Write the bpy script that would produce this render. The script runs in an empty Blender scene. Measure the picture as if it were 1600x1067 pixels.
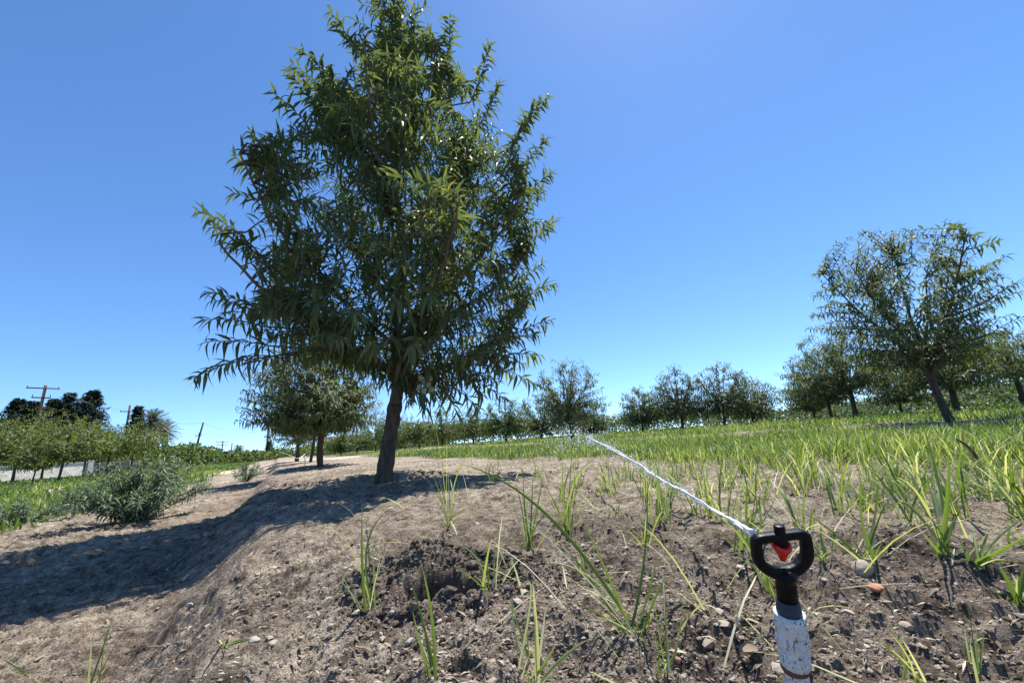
import bpy, math
import numpy as np
from mathutils import Matrix, Vector

sc = bpy.context.scene
COL = sc.collection
RNG = np.random.default_rng(11)
RAD = math.radians

# ------------------------------------------------------------------ camera
CAM = np.array([0.0, 0.0, 0.24])
F, PITCH, ROLL = 620.0, RAD(13.8), RAD(-4.0)
ROT = Matrix.Rotation(math.pi / 2 + PITCH, 3, 'X') @ Matrix.Rotation(ROLL, 3, 'Z')
R = np.array(ROT)
cd = bpy.data.cameras.new('camera')
cd.sensor_width = 36.0
cd.lens = 36.0 * F / 1600.0
cd.clip_start = 0.02
cd.clip_end = 6000
cam = bpy.data.objects.new('camera', cd)
cam.matrix_world = Matrix.Translation(Vector(CAM)) @ ROT.to_4x4()
COL.objects.link(cam)
sc.camera = cam

# ------------------------------------------------------------------ light
SUN_AZ, SUN_EL = RAD(33), RAD(66)
w = bpy.data.worlds.new('World')
sc.world = w
w.use_nodes = True
nt = w.node_tree
sky = nt.nodes.new('ShaderNodeTexSky')
sky.sky_type = 'NISHITA'
sky.sun_disc = False
sky.sun_elevation = SUN_EL
sky.sun_rotation = SUN_AZ
sky.altitude = 0
sky.air_density = 0.65
sky.dust_density = 0.08
sky.ozone_density = 2.2
gen = nt.nodes.new('ShaderNodeTexCoord')
lift = nt.nodes.new('ShaderNodeVectorMath'); lift.operation = 'ADD'
lift.inputs[1].default_value = (0, 0, 0.055)                   # the haze band right at the horizon lies behind the trees
nrm = nt.nodes.new('ShaderNodeVectorMath'); nrm.operation = 'NORMALIZE'
nt.links.new(gen.outputs['Generated'], lift.inputs[0])
nt.links.new(lift.outputs[0], nrm.inputs[0])
nt.links.new(nrm.outputs[0], sky.inputs[0])
bg = nt.nodes['Background']
bg.inputs[1].default_value = 0.15
hsv = nt.nodes.new('ShaderNodeHueSaturation')
hsv.inputs['Saturation'].default_value = 1.17
hsv.inputs['Hue'].default_value = 0.5
nt.links.new(sky.outputs[0], hsv.inputs['Color'])
nt.links.new(hsv.outputs[0], bg.inputs[0])
sl = bpy.data.lights.new('sun', 'SUN')
sl.energy = 4.8
sl.angle = RAD(0.53)
sl.color = (1.0, 0.965, 0.91)
so = bpy.data.objects.new('sun', sl)
sv = Vector((math.sin(SUN_AZ) * math.cos(SUN_EL), math.cos(SUN_AZ) * math.cos(SUN_EL), math.sin(SUN_EL)))
so.rotation_euler = sv.to_track_quat('Z', 'Y').to_euler()
so.location = (5, 8, 20)
COL.objects.link(so)
sc.view_settings.view_transform = 'Standard'
sc.view_settings.look = 'None'
sc.view_settings.exposure = 0.85
sc.view_settings.gamma = 1.0
sc.cycles.max_bounces = 8
sc.cycles.transmission_bounces = 6
sc.cycles.transparent_max_bounces = 8

# ------------------------------------------------------------------ projection helpers
def ray(px, py):
    return R @ np.array([(px - 800) / F, -(py - 533.5) / F, -1.0])
def pt(px, py, D):                     # point on the pixel's ray at horizontal distance D
    d = ray(px, py)
    return CAM + d * (D / math.hypot(d[0], d[1]))
def ptd(px, py, depth):                # point at camera depth
    return CAM + ray(px, py) * depth

# ------------------------------------------------------------------ noise
def _hash(ix, iy, seed):
    h = (ix.astype(np.int64) * 374761393 + iy.astype(np.int64) * 668265263 + seed * 1274126177) & 0xFFFFFFFF
    h = ((h ^ (h >> 13)) * 1274126177) & 0xFFFFFFFF
    return ((h ^ (h >> 16)) & 0xFFFFFF) / float(0xFFFFFF)
def vnoise(x, y, seed=0):
    ix, iy = np.floor(x), np.floor(y)
    fx, fy = x - ix, y - iy
    fx = fx * fx * fx * (fx * (fx * 6 - 15) + 10)
    fy = fy * fy * fy * (fy * (fy * 6 - 15) + 10)
    a, b = _hash(ix, iy, seed), _hash(ix + 1, iy, seed)
    c, d = _hash(ix, iy + 1, seed), _hash(ix + 1, iy + 1, seed)
    return (a * (1 - fx) + b * fx) * (1 - fy) + (c * (1 - fx) + d * fx) * fy
def fbm(x, y, seed=0, octs=4):
    s, a, t = 0, 0.5, 0
    for i in range(octs):
        s = s + a * vnoise(x, y, seed + i * 7)
        t += a
        x, y, a = x * 2.03 + 3.7, y * 2.03 + 1.3, a * 0.5
    return s / t
def cells(x, y, seed=0):               # F1 distance of jittered cells and the cell's own random value
    ix, iy = np.floor(x), np.floor(y)
    best = np.full(x.shape, 9.0)
    val = np.zeros(x.shape)
    for dx in (-1, 0, 1):
        for dy in (-1, 0, 1):
            cx, cy = ix + dx, iy + dy
            d = np.hypot(cx + _hash(cx, cy, seed) - x, cy + _hash(cx, cy, seed + 5) - y)
            m = d < best
            best = np.where(m, d, best)
            val = np.where(m, _hash(cx, cy, seed + 9), val)
    return best, val
def sstep(a, b, x):
    t = np.clip((x - a) / (b - a), 0, 1)
    return t * t * (3 - 2 * t)

# ------------------------------------------------------------------ terrain
ROW_D = np.array([-0.508, 0.8613])
ROW_N = np.array([0.8613, 0.508])
def st(x, y):
    return ROW_N[0] * x + ROW_N[1] * y, ROW_D[0] * x + ROW_D[1] * y
BUR = np.array([-0.132, 0.66])         # burrow mouth
MND = np.array([0.56, 0.60])           # low mound right of the riser
def macro(x, y):
    s, t = st(x, y)
    wob = (fbm(t * 0.9 + 3, t * 0 + 2.0, 31, 3) - 0.5) * 0.22 + (fbm(x * 3, y * 3, 33, 3) - 0.5) * 0.10
    z = -0.145 + 0.145 * sstep(-0.22, 0.01, s + wob)
    z = z + 0.022 * np.exp(-((s - 0.65) / 0.5) ** 2)
    z = z - 0.045 * sstep(1.1, 2.3, s) + 0.017 * np.clip(s - 2.6, 0, 9.5)
    z = z + 0.05 * np.exp(-((s - 7.3) / 0.7) ** 2) + 0.05 * np.exp(-((s - 13.5) / 0.7) ** 2)
    z = z + (np.abs(fbm(x * 4.2, y * 4.2, 45, 3) - 0.5) - 0.12) * 0.075 * np.clip(1.2 - np.hypot(x, y) / 14, 0, 1)
    z = z + (fbm(x * 0.8, y * 0.8, 41, 3) - 0.5) * 0.05 + (fbm(x * 2.6, y * 2.6, 43, 3) - 0.5) * 0.035 * sstep(-0.6, 0.3, s)
    r2 = (x - BUR[0]) ** 2 + (y - BUR[1]) ** 2
    z = z + 0.036 * np.exp(-((x - BUR[0] - 0.0) ** 2 / 0.012 + (y - BUR[1] - 0.095) ** 2 / 0.0062))
    z = z + 0.012 * np.exp(-((x - BUR[0] - 0.05) ** 2 + (y - BUR[1] + 0.07) ** 2) / 0.004)
    z = z + 0.035 * np.exp(-((x - MND[0]) ** 2 / 0.022 + (y - MND[1]) ** 2 / 0.016))
    z = z + 0.022 * np.exp(-((x - 0.25) ** 2 / 0.05 + (y - 0.72) ** 2 / 0.02))
    z = z - 0.09 * np.exp(-((x - 0.17) ** 2 + (y - 0.29) ** 2) / 0.03)
    # burrow pit
    q = np.sqrt(((x - BUR[0]) / 1.25) ** 2 + ((y - BUR[1]) / 0.8) ** 2) + (vnoise(x * 60, y * 60, 51) - 0.5) * 0.012
    z = z - 0.085 * (1 - sstep(0.022, 0.056, q))
    return z
def burrow_mask(x, y):
    d = np.hypot((x - BUR[0] - 0.01) / 1.15, (y - BUR[1] - 0.03))
    return 1 - sstep(0.05, 0.16, d + (fbm(x * 14, y * 14, 61, 3) - 0.5) * 0.12)
def micro(x, y):
    r = np.hypot(x, y)
    s, t = st(x, y)
    # crusted, wind-combed relief: ridges run along the picture's width
    wx = x + (fbm(x * 9, y * 9, 71, 2) - 0.5) * 0.06
    wy = y + (fbm(x * 9, y * 9, 73, 2) - 0.5) * 0.06
    a = 1 - np.abs(2 * fbm(wx * 9, wy * 12, 75, 3) - 1)
    b = 1 - np.abs(2 * fbm(wx * 24, wy * 34, 77, 3) - 1)
    c = 1 - np.abs(2 * fbm(x * 9 + (wx - x) * 3, y * 36 + (wy - y) * 8, 78, 3) - 1)
    pl, pv = cells(wx * 13 + 5, wy * 22, 87)
    patch = sstep(0.35, 0.65, fbm(x * 2.2, y * 2.2, 79, 3))
    z = 0.017 * (a - 0.6) * (0.4 + patch) * (1 + 0.8 * sstep(1.0, 3.0, r)) + 0.0095 * (b - 0.6) * (0.35 + patch) + (0.0065 + 0.006 * sstep(0.45, -0.1, s)) * (c ** 2 - 0.5) * (0.55 + 0.6 * patch) + 0.007 * (pv - 0.5) * sstep(0.62, 0.35, pl)
    near = np.clip(1 - (r - 2.0) / 3.0, 0, 1)
    f1, cv = cells(x * 55, y * 55, 81)
    z = z + 0.0042 * near * np.clip(0.62 - f1, 0, 1) * (0.3 + cv) * 2 * (0.35 + patch)
    bm = burrow_mask(x, y)
    f2, cv2 = cells(x * 90, y * 90, 83)
    z = z + bm * 0.006 * np.clip(0.62 - f2, 0, 1) * 2 * (0.3 + cv2)
    z = z + near * 0.003 * (fbm(x * 150, y * 150, 85, 2) - 0.5)
    return z * np.clip(1.25 - r / 12.0, 0, 1)
def H(x, y):
    x, y = np.asarray(x, float), np.asarray(y, float)
    return macro(x, y) + micro(x, y)
def hz(x, y):
    return float(H(np.array([x]), np.array([y]))[0])
def gp(px, py):                        # where the pixel's ray meets the ground
    d = ray(px, py)
    t = 0.2 * 1.012 ** np.arange(420)
    P = CAM[None] + d[None] * t[:, None]
    below = np.nonzero(P[:, 2] < macro(P[:, 0], P[:, 1]))[0]
    k = below[0] if len(below) else -1
    return np.array([P[k, 0], P[k, 1], hz(P[k, 0], P[k, 1])])
def grass_mask(x, y):
    s, t = st(x, y)
    n = (fbm(x * 1.1, y * 1.1, 91, 3) - 0.5)
    right = sstep(2.7, 3.3, s + n * 0.9) * (1 - 0.75 * np.exp(-((s + n - 7.0) / 0.55) ** 2))
    left = sstep(1.15, 1.75, -s + n * 0.9 - 0.25 * sstep(4, 2, t))
    return np.maximum(right, left)

# ------------------------------------------------------------------ mesh helpers
def mesh(name, V, Fs, mat, attrs=None, smooth=True):
    me = bpy.data.meshes.new(name)
    V = np.ascontiguousarray(V, dtype=np.float32)
    if not isinstance(Fs, (list, tuple)):
        Fs = [Fs]
    Fs = [np.asarray(f, dtype=np.int32) for f in Fs if len(f)]
    loops = np.concatenate([f.ravel() for f in Fs])
    tot = np.concatenate([np.full(len(f), f.shape[1], np.int32) for f in Fs])
    start = np.concatenate([[0], np.cumsum(tot)[:-1]]).astype(np.int32)
    me.vertices.add(len(V))
    me.vertices.foreach_set('co', V.ravel())
    me.loops.add(len(loops))
    me.loops.foreach_set('vertex_index', loops)
    me.polygons.add(len(tot))
    me.polygons.foreach_set('loop_start', start)
    me.update(calc_edges=True)
    me.polygons.foreach_set('use_smooth', np.full(len(tot), smooth))
    for k, a in (attrs or {}).items():
        at = me.attributes.new(k, 'FLOAT', 'POINT')
        at.data.foreach_set('value', np.asarray(a, np.float32))
    if mat:
        me.materials.append(mat)
    me.update()
    return me
class MB:
    def __init__(self):
        self.V, self.F, self.A, self.n = [], {}, [], 0
    def add(self, V, Fs, v=0.5):
        V = np.asarray(V, float).reshape(-1, 3)
        if not isinstance(Fs, (list, tuple)):
            Fs = [Fs]
        for f in Fs:
            f = np.asarray(f, int)
            if len(f):
                self.F.setdefault(f.shape[1], []).append(f + self.n)
        self.V.append(V)
        self.A.append(np.broadcast_to(np.asarray(v, float), (len(V),)).copy())
        self.n += len(V)
        return self
    def obj(self, name, mat, parent=None, smooth=True, loc=None):
        V = np.concatenate(self.V)
        if parent is not None:
            V = V - np.array(parent.location)[None]
        elif loc is not None:
            V = V - np.asarray(loc)[None]
        me = mesh(name, V, [np.concatenate(f) for f in self.F.values()], mat, {'v': np.concatenate(self.A)}, smooth)
        o = bpy.data.objects.new(name, me)
        COL.objects.link(o)
        if parent is not None:
            o.parent = parent
        elif loc is not None:
            o.location = loc
        return o
def tag(o, label=None, cat=None, group=None, kind=None):
    if label: o['label'] = label
    if cat: o['category'] = cat
    if group: o['group'] = group
    if kind: o['kind'] = kind
    return o
def thing(name, label, cat, loc, group=None):
    o = bpy.data.objects.new(name, None)
    o.empty_display_size = 0.1
    COL.objects.link(o)
    o.location = [float(c) for c in loc]
    return tag(o, label, cat, group)
def copy_tree(root, loc, rz=0.0, s=1.0, label=None, group=None):
    r = root.copy()
    COL.objects.link(r)
    r.location = [float(c) for c in loc]
    r.rotation_euler = (0, 0, rz)
    r.scale = (s, s, s) if not isinstance(s, (tuple, list)) else s
    if label: r['label'] = label
    if group: r['group'] = group
    for ch in root.children:
        c = ch.copy()
        COL.objects.link(c)
        c.parent = r
        for g in ch.children:
            d = g.copy()
            COL.objects.link(d)
            d.parent = c
    return r
def norm(v):
    return v / np.maximum(np.linalg.norm(v, axis=-1, keepdims=True), 1e-9)
def frame_path(P):
    T = np.gradient(P, axis=0)
    T = norm(T)
    up = np.array([0.31, 0.17, 0.93])
    S = np.cross(T, up)
    bad = np.linalg.norm(S, axis=1) < 1e-3
    S[bad] = np.cross(T[bad], np.array([1.0, 0, 0]))
    S = norm(S)
    return T, S, np.cross(S, T)
def tube(P, r, seg=8, cap=True):
    P = np.asarray(P, float)
    r = np.broadcast_to(np.asarray(r, float), (len(P),))
    T, S, U = frame_path(P)
    a = np.linspace(0, 2 * math.pi, seg, endpoint=False)
    V = P[:, None] + r[:, None, None] * (np.cos(a)[None, :, None] * S[:, None] + np.sin(a)[None, :, None] * U[:, None])
    n = len(P)
    i, j = np.meshgrid(np.arange(n - 1), np.arange(seg), indexing='ij')
    Fq = np.stack([i * seg + j, i * seg + (j + 1) % seg, (i + 1) * seg + (j + 1) % seg, (i + 1) * seg + j], -1).reshape(-1, 4)
    V = V.reshape(-1, 3)
    Ft = np.zeros((0, 3), int)
    if cap:
        V = np.concatenate([V, P[:1], P[-1:]])
        k = np.arange(seg)
        Ft = np.concatenate([np.stack([(k + 1) % seg, k, np.full(seg, n * seg)], 1),
                             np.stack([(n - 1) * seg + k, (n - 1) * seg + (k + 1) % seg, np.full(seg, n * seg + 1)], 1)])
    return V, [Fq, Ft]
def bez(S, Cc, T, n):
    u = np.linspace(0, 1, n)[:, None]
    return (1 - u) ** 2 * S + 2 * u * (1 - u) * Cc + u ** 2 * T
def smooth_path(P, n):
    P = np.asarray(P, float)
    u = np.linspace(0, len(P) - 1, n)
    out = []
    m = len(P)
    for x in u:
        k = min(int(x), m - 2)
        f = x - k
        p0, p1, p2, p3 = P[max(k - 1, 0)], P[k], P[k + 1], P[min(k + 2, m - 1)]
        out.append(0.5 * (2 * p1 + (p2 - p0) * f + (2 * p0 - 5 * p1 + 4 * p2 - p3) * f * f + (3 * p1 - p0 - 3 * p2 + p3) * f ** 3))
    return np.array(out)
def box(c, sx, sy, sz, rz=0.0):
    V = np.array([[x, y, z] for z in (-1, 1) for y in (-1, 1) for x in (-1, 1)], float) * np.array([sx, sy, sz]) / 2
    cs, sn = math.cos(rz), math.sin(rz)
    V = np.stack([V[:, 0] * cs - V[:, 1] * sn, V[:, 0] * sn + V[:, 1] * cs, V[:, 2]], 1) + np.asarray(c, float)
    return V, np.array([[0, 2, 3, 1], [4, 5, 7, 6], [0, 1, 5, 4], [2, 6, 7, 3], [0, 4, 6, 2], [1, 3, 7, 5]])

# leaves: folded, arched lanceolate blades, N at once
def leaves(P, D, N, L, W, droop, full=True):
    P, D, N = np.asarray(P, float), norm(np.asarray(D, float)), np.asarray(N, float)
    n = len(P)
    S = norm(np.cross(D, N))
    N = np.cross(S, D)
    L, W, droop = [np.broadcast_to(np.asarray(a, float), (n,)) for a in (L, W, droop)]
    if full:
        U = np.array([0.0, 0.14, 0.40, 0.70, 1.0])
        PR = np.array([0.05, 0.62, 1.0, 0.62, 0.03])
    else:
        U = np.array([0.0, 0.45, 1.0])
        PR = np.array([0.08, 1.0, 0.05])
    k = len(U)
    cen = P[:, None] + L[:, None, None] * (U[None, :, None] * D[:, None] - (droop[:, None] * U[None] ** 2)[:, :, None] * N[:, None]
                                         - 0.12 * (U[None, :, None] ** 2) * np.array([0, 0, 1.0]))
    hw = 0.5 * W[:, None, None] * PR[None, :, None]
    lft = cen - S[:, None] * hw + N[:, None] * hw * 0.55
    rgt = cen + S[:, None] * hw + N[:, None] * hw * 0.55
    V = np.stack([lft, cen, rgt], 2).reshape(-1, 3)
    base = (np.arange(n) * k * 3)[:, None, None, None]
    i = np.arange(k - 1)[None, :, None, None] * 3
    j = np.arange(2)[None, None, :, None]
    q = np.array([0, 1, 4, 3])[None, None, None, :]
    return V, (base + i + j + q).reshape(-1, 4)
def rep(v, n, k):
    return np.repeat(np.broadcast_to(np.asarray(v, float), (n,)), k)
# upright blades of grass, N at once
def blades(P, az, L, W, th0, curl, k=5):
    n = len(P)
    u = np.linspace(0, 1, k)
    th = th0[:, None] + curl[:, None] * u[None] ** 1.6
    ca, sa = np.cos(az)[:, None], np.sin(az)[:, None]
    d = np.stack([np.sin(th) * ca, np.sin(th) * sa, np.cos(th)], -1)
    step = (d[:, 1:] + d[:, :-1]) / 2 * (L / (k - 1))[:, None, None]
    cen = P[:, None] + np.concatenate([np.zeros((n, 1, 3)), np.cumsum(step, 1)], 1)
    tw = RNG.uniform(-0.9, 0.9, n)
    S = np.stack([-np.sin(az + tw), np.cos(az + tw), np.zeros(n)], -1)
    pr = np.array([0.75, 1.0, 0.9, 0.6, 0.04]) if k == 5 else np.interp(u, [0, 0.3, 0.7, 1], [0.8, 1, 0.7, 0.04])
    hw = 0.5 * W[:, None, None] * pr[None, :, None]
    V = np.stack([cen - S[:, None] * hw, cen + S[:, None] * hw], 2).reshape(-1, 3)
    base = (np.arange(n) * k * 2)[:, None, None]
    i = np.arange(k - 1)[None, :, None] * 2
    return V, (base + i + np.array([0, 1, 3, 2])[None, None]).reshape(-1, 4)
def icosa():
    t = (1 + 5 ** 0.5) / 2
    V = norm(np.array([[-1, t, 0], [1, t, 0], [-1, -t, 0], [1, -t, 0], [0, -1, t], [0, 1, t], [0, -1, -t], [0, 1, -t], [t, 0, -1], [t, 0, 1], [-t, 0, -1], [-t, 0, 1]]))
    Fc = np.array([[0, 11, 5], [0, 5, 1], [0, 1, 7], [0, 7, 10], [0, 10, 11], [1, 5, 9], [5, 11, 4], [11, 10, 2], [10, 7, 6], [7, 1, 8], [3, 9, 4], [3, 4, 2], [3, 2, 6], [3, 6, 8], [3, 8, 9], [4, 9, 5], [2, 4, 11], [6, 2, 10], [8, 6, 7], [9, 8, 1]])
    return V, Fc
def lumps(P, r, squash=0.65, rough=0.28, rs=RNG):
    V0, F0 = icosa()
    n = len(P)
    a = rs.uniform(0, 6.28, n)
    j = 1 + rs.uniform(-rough, rough, (n, 12))
    V = V0[None] * j[:, :, None] * np.stack([rs.uniform(0.75, 1.3, n), rs.uniform(0.75, 1.2, n), rs.uniform(0.8, 1.1, n) * squash], 1)[:, None]
    x = V[..., 0] * np.cos(a)[:, None] - V[..., 1] * np.sin(a)[:, None]
    y = V[..., 0] * np.sin(a)[:, None] + V[..., 1] * np.cos(a)[:, None]
    V = np.stack([x, y, V[..., 2]], -1) * r[:, None, None] + P[:, None]
    return V.reshape(-1, 3), (np.arange(n)[:, None, None] * 12 + F0[None]).reshape(-1, 3)
def subdivide_sphere(levels=2):
    V, Fc = icosa()
    for _ in range(levels):
        V = list(map(tuple, V)); cache = {}; out = []
        def mid(a, b):
            k = (min(a, b), max(a, b))
            if k not in cache:
                m = norm((np.array(V[a]) + np.array(V[b]))[None])[0]
                cache[k] = len(V); V.append(tuple(m))
            return cache[k]
        for a, b, c in Fc:
            x, y, z = mid(a, b), mid(b, c), mid(c, a)
            out += [[a, x, z], [x, b, y], [z, y, c], [x, y, z]]
        V, Fc = np.array(V), np.array(out)
    return V, Fc

# ------------------------------------------------------------------ materials
def new_mat(name):
    m = bpy.data.materials.new(name)
    m.use_nodes = True
    n = m.node_tree.nodes
    return m, n, m.node_tree.links, n['Principled BSDF']
def ramp(n, stops):
    r = n.new('ShaderNodeValToRGB')
    e = r.color_ramp.elements
    while len(e) < len(stops): e.new(0.5)
    for k, (p, c) in zip(e, stops):
        k.position = p
        k.color = (*c, 1)
    return r
def attr(n, name):
    a = n.new('ShaderNodeAttribute')
    a.attribute_name = name
    return a
def noise(n, l, scale, detail=4, coord=None, rough=0.55):
    t = n.new('ShaderNodeTexNoise')
    t.inputs['Scale'].default_value = scale
    t.inputs['Detail'].default_value = detail
    t.inputs['Roughness'].default_value = rough
    if coord is not None: l.new(coord, t.inputs['Vector'])
    return t
def mixc(n, l, fac, a, b):
    m = n.new('ShaderNodeMix')
    m.data_type = 'RGBA'
    for sock, v in ((m.inputs[0], fac), (m.inputs[6], a), (m.inputs[7], b)):
        if hasattr(v, 'is_linked'): l.new(v, sock)
        elif isinstance(v, tuple): sock.default_value = (*v, 1)
        else: sock.default_value = v
    return m.outputs[2]
def leaf_mat(name, stops, trans=0.35, rough=0.45, spec=0.5, tmul=1.6):
    m, n, l, p = new_mat(name)
    a = attr(n, 'v')
    r = ramp(n, stops)
    l.new(a.outputs['Fac'], r.inputs[0])
    l.new(r.outputs[0], p.inputs['Base Color'])
    p.inputs['Roughness'].default_value = rough
    p.inputs['Specular IOR Level'].default_value = spec
    t = n.new('ShaderNodeBsdfTranslucent')
    tc = n.new('ShaderNodeMix'); tc.data_type = 'RGBA'; tc.blend_type = 'MULTIPLY'
    tc.inputs[0].default_value = 1
    l.new(r.outputs[0], tc.inputs[6])
    tc.inputs[7].default_value = (tmul * 1.1, tmul * 1.15, tmul * 0.5, 1)
    l.new(tc.outputs[2], t.inputs['Color'])
    mx = n.new('ShaderNodeMixShader')
    mx.inputs[0].default_value = trans
    l.new(p.outputs[0], mx.inputs[1])
    l.new(t.outputs[0], mx.inputs[2])
    l.new(mx.outputs[0], n['Material Output'].inputs[0])
    return m
M_ALMOND = leaf_mat('almond_leaf', [(0, (0.05, 0.073, 0.04)), (0.5, (0.098, 0.126, 0.062)), (0.9, (0.165, 0.185, 0.085)), (1, (0.24, 0.2, 0.06))], 0.36, 0.5, 0.3)
M_GREENTREE = leaf_mat('orchard_leaf', [(0, (0.045, 0.075, 0.024)), (0.6, (0.092, 0.125, 0.028)), (1, (0.17, 0.20, 0.04))], 0.35, 0.5, 0.4)
M_CONIFER = leaf_mat('conifer_needles', [(0, (0.016, 0.026, 0.018)), (1, (0.05, 0.07, 0.04))], 0.1, 0.7, 0.2)
M_PALM = leaf_mat('palm_leaf', [(0, (0.08, 0.10, 0.06)), (0.7, (0.17, 0.18, 0.11)), (1, (0.28, 0.22, 0.14))], 0.15, 0.5, 0.4)
M_GRASS = leaf_mat('grass_blade', [(0, (0.04, 0.08, 0.022)), (0.45, (0.10, 0.155, 0.032)), (0.75, (0.185, 0.25, 0.06)), (0.9, (0.36, 0.37, 0.16)), (1, (0.55, 0.52, 0.38))], 0.36, 0.5, 0.35)
M_WEED = leaf_mat('weed_leaf', [(0, (0.06, 0.09, 0.05)), (0.6, (0.13, 0.18, 0.105)), (1, (0.21, 0.26, 0.17))], 0.25, 0.55, 0.4)
def bark_mat(name, c0, c1, sc_=18):
    m, n, l, p = new_mat(name)
    tc = n.new('ShaderNodeTexCoord')
    mp = n.new('ShaderNodeMapping')
    mp.inputs['Scale'].default_value = (1, 1, 0.35)
    l.new(tc.outputs['Object'], mp.inputs[0])
    t = noise(n, l, sc_, 8, mp.outputs[0], 0.65)
    r = ramp(n, [(0.3, c0), (0.7, c1)])
    l.new(t.outputs[0], r.inputs[0])
    l.new(r.outputs[0], p.inputs['Base Color'])
    p.inputs['Roughness'].default_value = 0.9
    p.inputs['Specular IOR Level'].default_value = 0.15
    b = n.new('ShaderNodeBump')
    b.inputs['Strength'].default_value = 0.8
    b.inputs['Distance'].default_value = 0.012
    l.new(t.outputs[0], b.inputs['Height'])
    l.new(b.outputs[0], p.inputs['Normal'])
    return m
M_BARK = bark_mat('almond_bark', (0.065, 0.048, 0.036), (0.17, 0.135, 0.105), 22)
M_STOCK = bark_mat('rootstock_bark', (0.045, 0.031, 0.023), (0.155, 0.11, 0.08), 30)
M_TWIG = bark_mat('twig_bark', (0.07, 0.065, 0.035), (0.13, 0.10, 0.06), 40)
M_POLE = bark_mat('pole_wood', (0.07, 0.045, 0.03), (0.15, 0.10, 0.07), 8)
M_PALMTRUNK = bark_mat('palm_trunk', (0.2, 0.16, 0.12), (0.36, 0.3, 0.23), 10)

def soil_mat():
    m, n, l, p = new_mat('soil')
    tc = n.new('ShaderNodeTexCoord').outputs['Object']
    big = noise(n, l, 2.2, 4, tc)
    med = noise(n, l, 24, 6, tc, 0.62)
    fin = noise(n, l, 190, 5, tc, 0.7)
    r1 = ramp(n, [(0.32, (0.11, 0.091, 0.073)), (0.42, (0.27, 0.229, 0.183)), (0.51, (0.38, 0.332, 0.268)), (0.66, (0.56, 0.50, 0.41))])
    l.new(med.outputs[0], r1.inputs[0])
    r2 = ramp(n, [(0.36, (0.36, 0.31, 0.28)), (0.5, (0.95, 0.93, 0.90)), (0.64, (1.35, 1.3, 1.22))])
    l.new(fin.outputs[0], r2.inputs[0])
    mu = n.new('ShaderNodeMix'); mu.data_type = 'RGBA'; mu.blend_type = 'MULTIPLY'; mu.inputs[0].default_value = 0.85
    l.new(r1.outputs[0], mu.inputs[6]); l.new(r2.outputs[0], mu.inputs[7])
    r3 = ramp(n, [(0.35, (0.72, 0.68, 0.66)), (0.65, (1.18, 1.14, 1.08))])
    l.new(big.outputs[0], r3.inputs[0])
    mv = n.new('ShaderNodeMix'); mv.data_type = 'RGBA'; mv.blend_type = 'MULTIPLY'; mv.inputs[0].default_value = 1
    l.new(mu.outputs[2], mv.inputs[6]); l.new(r3.outputs[0], mv.inputs[7])
    cr = n.new('ShaderNodeTexVoronoi'); cr.feature = 'DISTANCE_TO_EDGE'; cr.inputs['Scale'].default_value = 17
    wv = noise(n, l, 14, 4, tc)
    wa = n.new('ShaderNodeVectorMath'); wa.operation = 'MULTIPLY_ADD'
    wa.inputs[1].default_value = (0.09, 0.09, 0.09)
    l.new(wv.outputs[1], wa.inputs[0]); l.new(tc, wa.inputs[2]); l.new(wa.outputs[0], cr.inputs['Vector'])
    rc = ramp(n, [(0.0, (0.38, 0.36, 0.34)), (0.07, (1, 1, 1))])
    l.new(cr.outputs['Distance'], rc.inputs[0])
    mk = n.new('ShaderNodeMix'); mk.data_type = 'RGBA'; mk.blend_type = 'MULTIPLY'; mk.inputs[0].default_value = 0.55
    l.new(mv.outputs[2], mk.inputs[6]); l.new(rc.outputs[0], mk.inputs[7])
    mv = mk
    rm = ramp(n, [(0.3, (0.055, 0.038, 0.028)), (0.7, (0.19, 0.135, 0.10))])
    l.new(fin.outputs[0], rm.inputs[0])
    rd = n.new('ShaderNodeMix'); rd.data_type = 'RGBA'; rd.blend_type = 'MULTIPLY'
    l.new(attr(n, 'damp').outputs['Fac'], rd.inputs[0]); l.new(mv.outputs[2], rd.inputs[6]); rd.inputs[7].default_value = (0.62, 0.60, 0.60, 1)
    mv = rd
    c = mixc(n, l, attr(n, 'moist').outputs['Fac'], mv.outputs[2], rm.outputs[0])
    rg = ramp(n, [(0.35, (0.03, 0.045, 0.012)), (0.65, (0.10, 0.125, 0.035))])
    l.new(med.outputs[0], rg.inputs[0])
    c = mixc(n, l, attr(n, 'green').outputs['Fac'], c, rg.outputs[0])
    l.new(c, p.inputs['Base Color'])
    p.inputs['Roughness'].default_value = 0.95
    p.inputs['Specular IOR Level'].default_value = 0.15
    b = n.new('ShaderNodeBump')
    b.inputs['Strength'].default_value = 1.0
    b.inputs['Distance'].default_value = 0.010
    l.new(fin.outputs[0], b.inputs['Height'])
    b2 = n.new('ShaderNodeBump')
    b2.inputs['Strength'].default_value = 0.8
    b2.inputs['Distance'].default_value = 0.035
    l.new(med.outputs[0], b2.inputs['Height'])
    l.new(b2.outputs[0], b.inputs['Normal'])
    l.new(b.outputs[0], p.inputs['Normal'])
    return m
M_SOIL = soil_mat()
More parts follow.
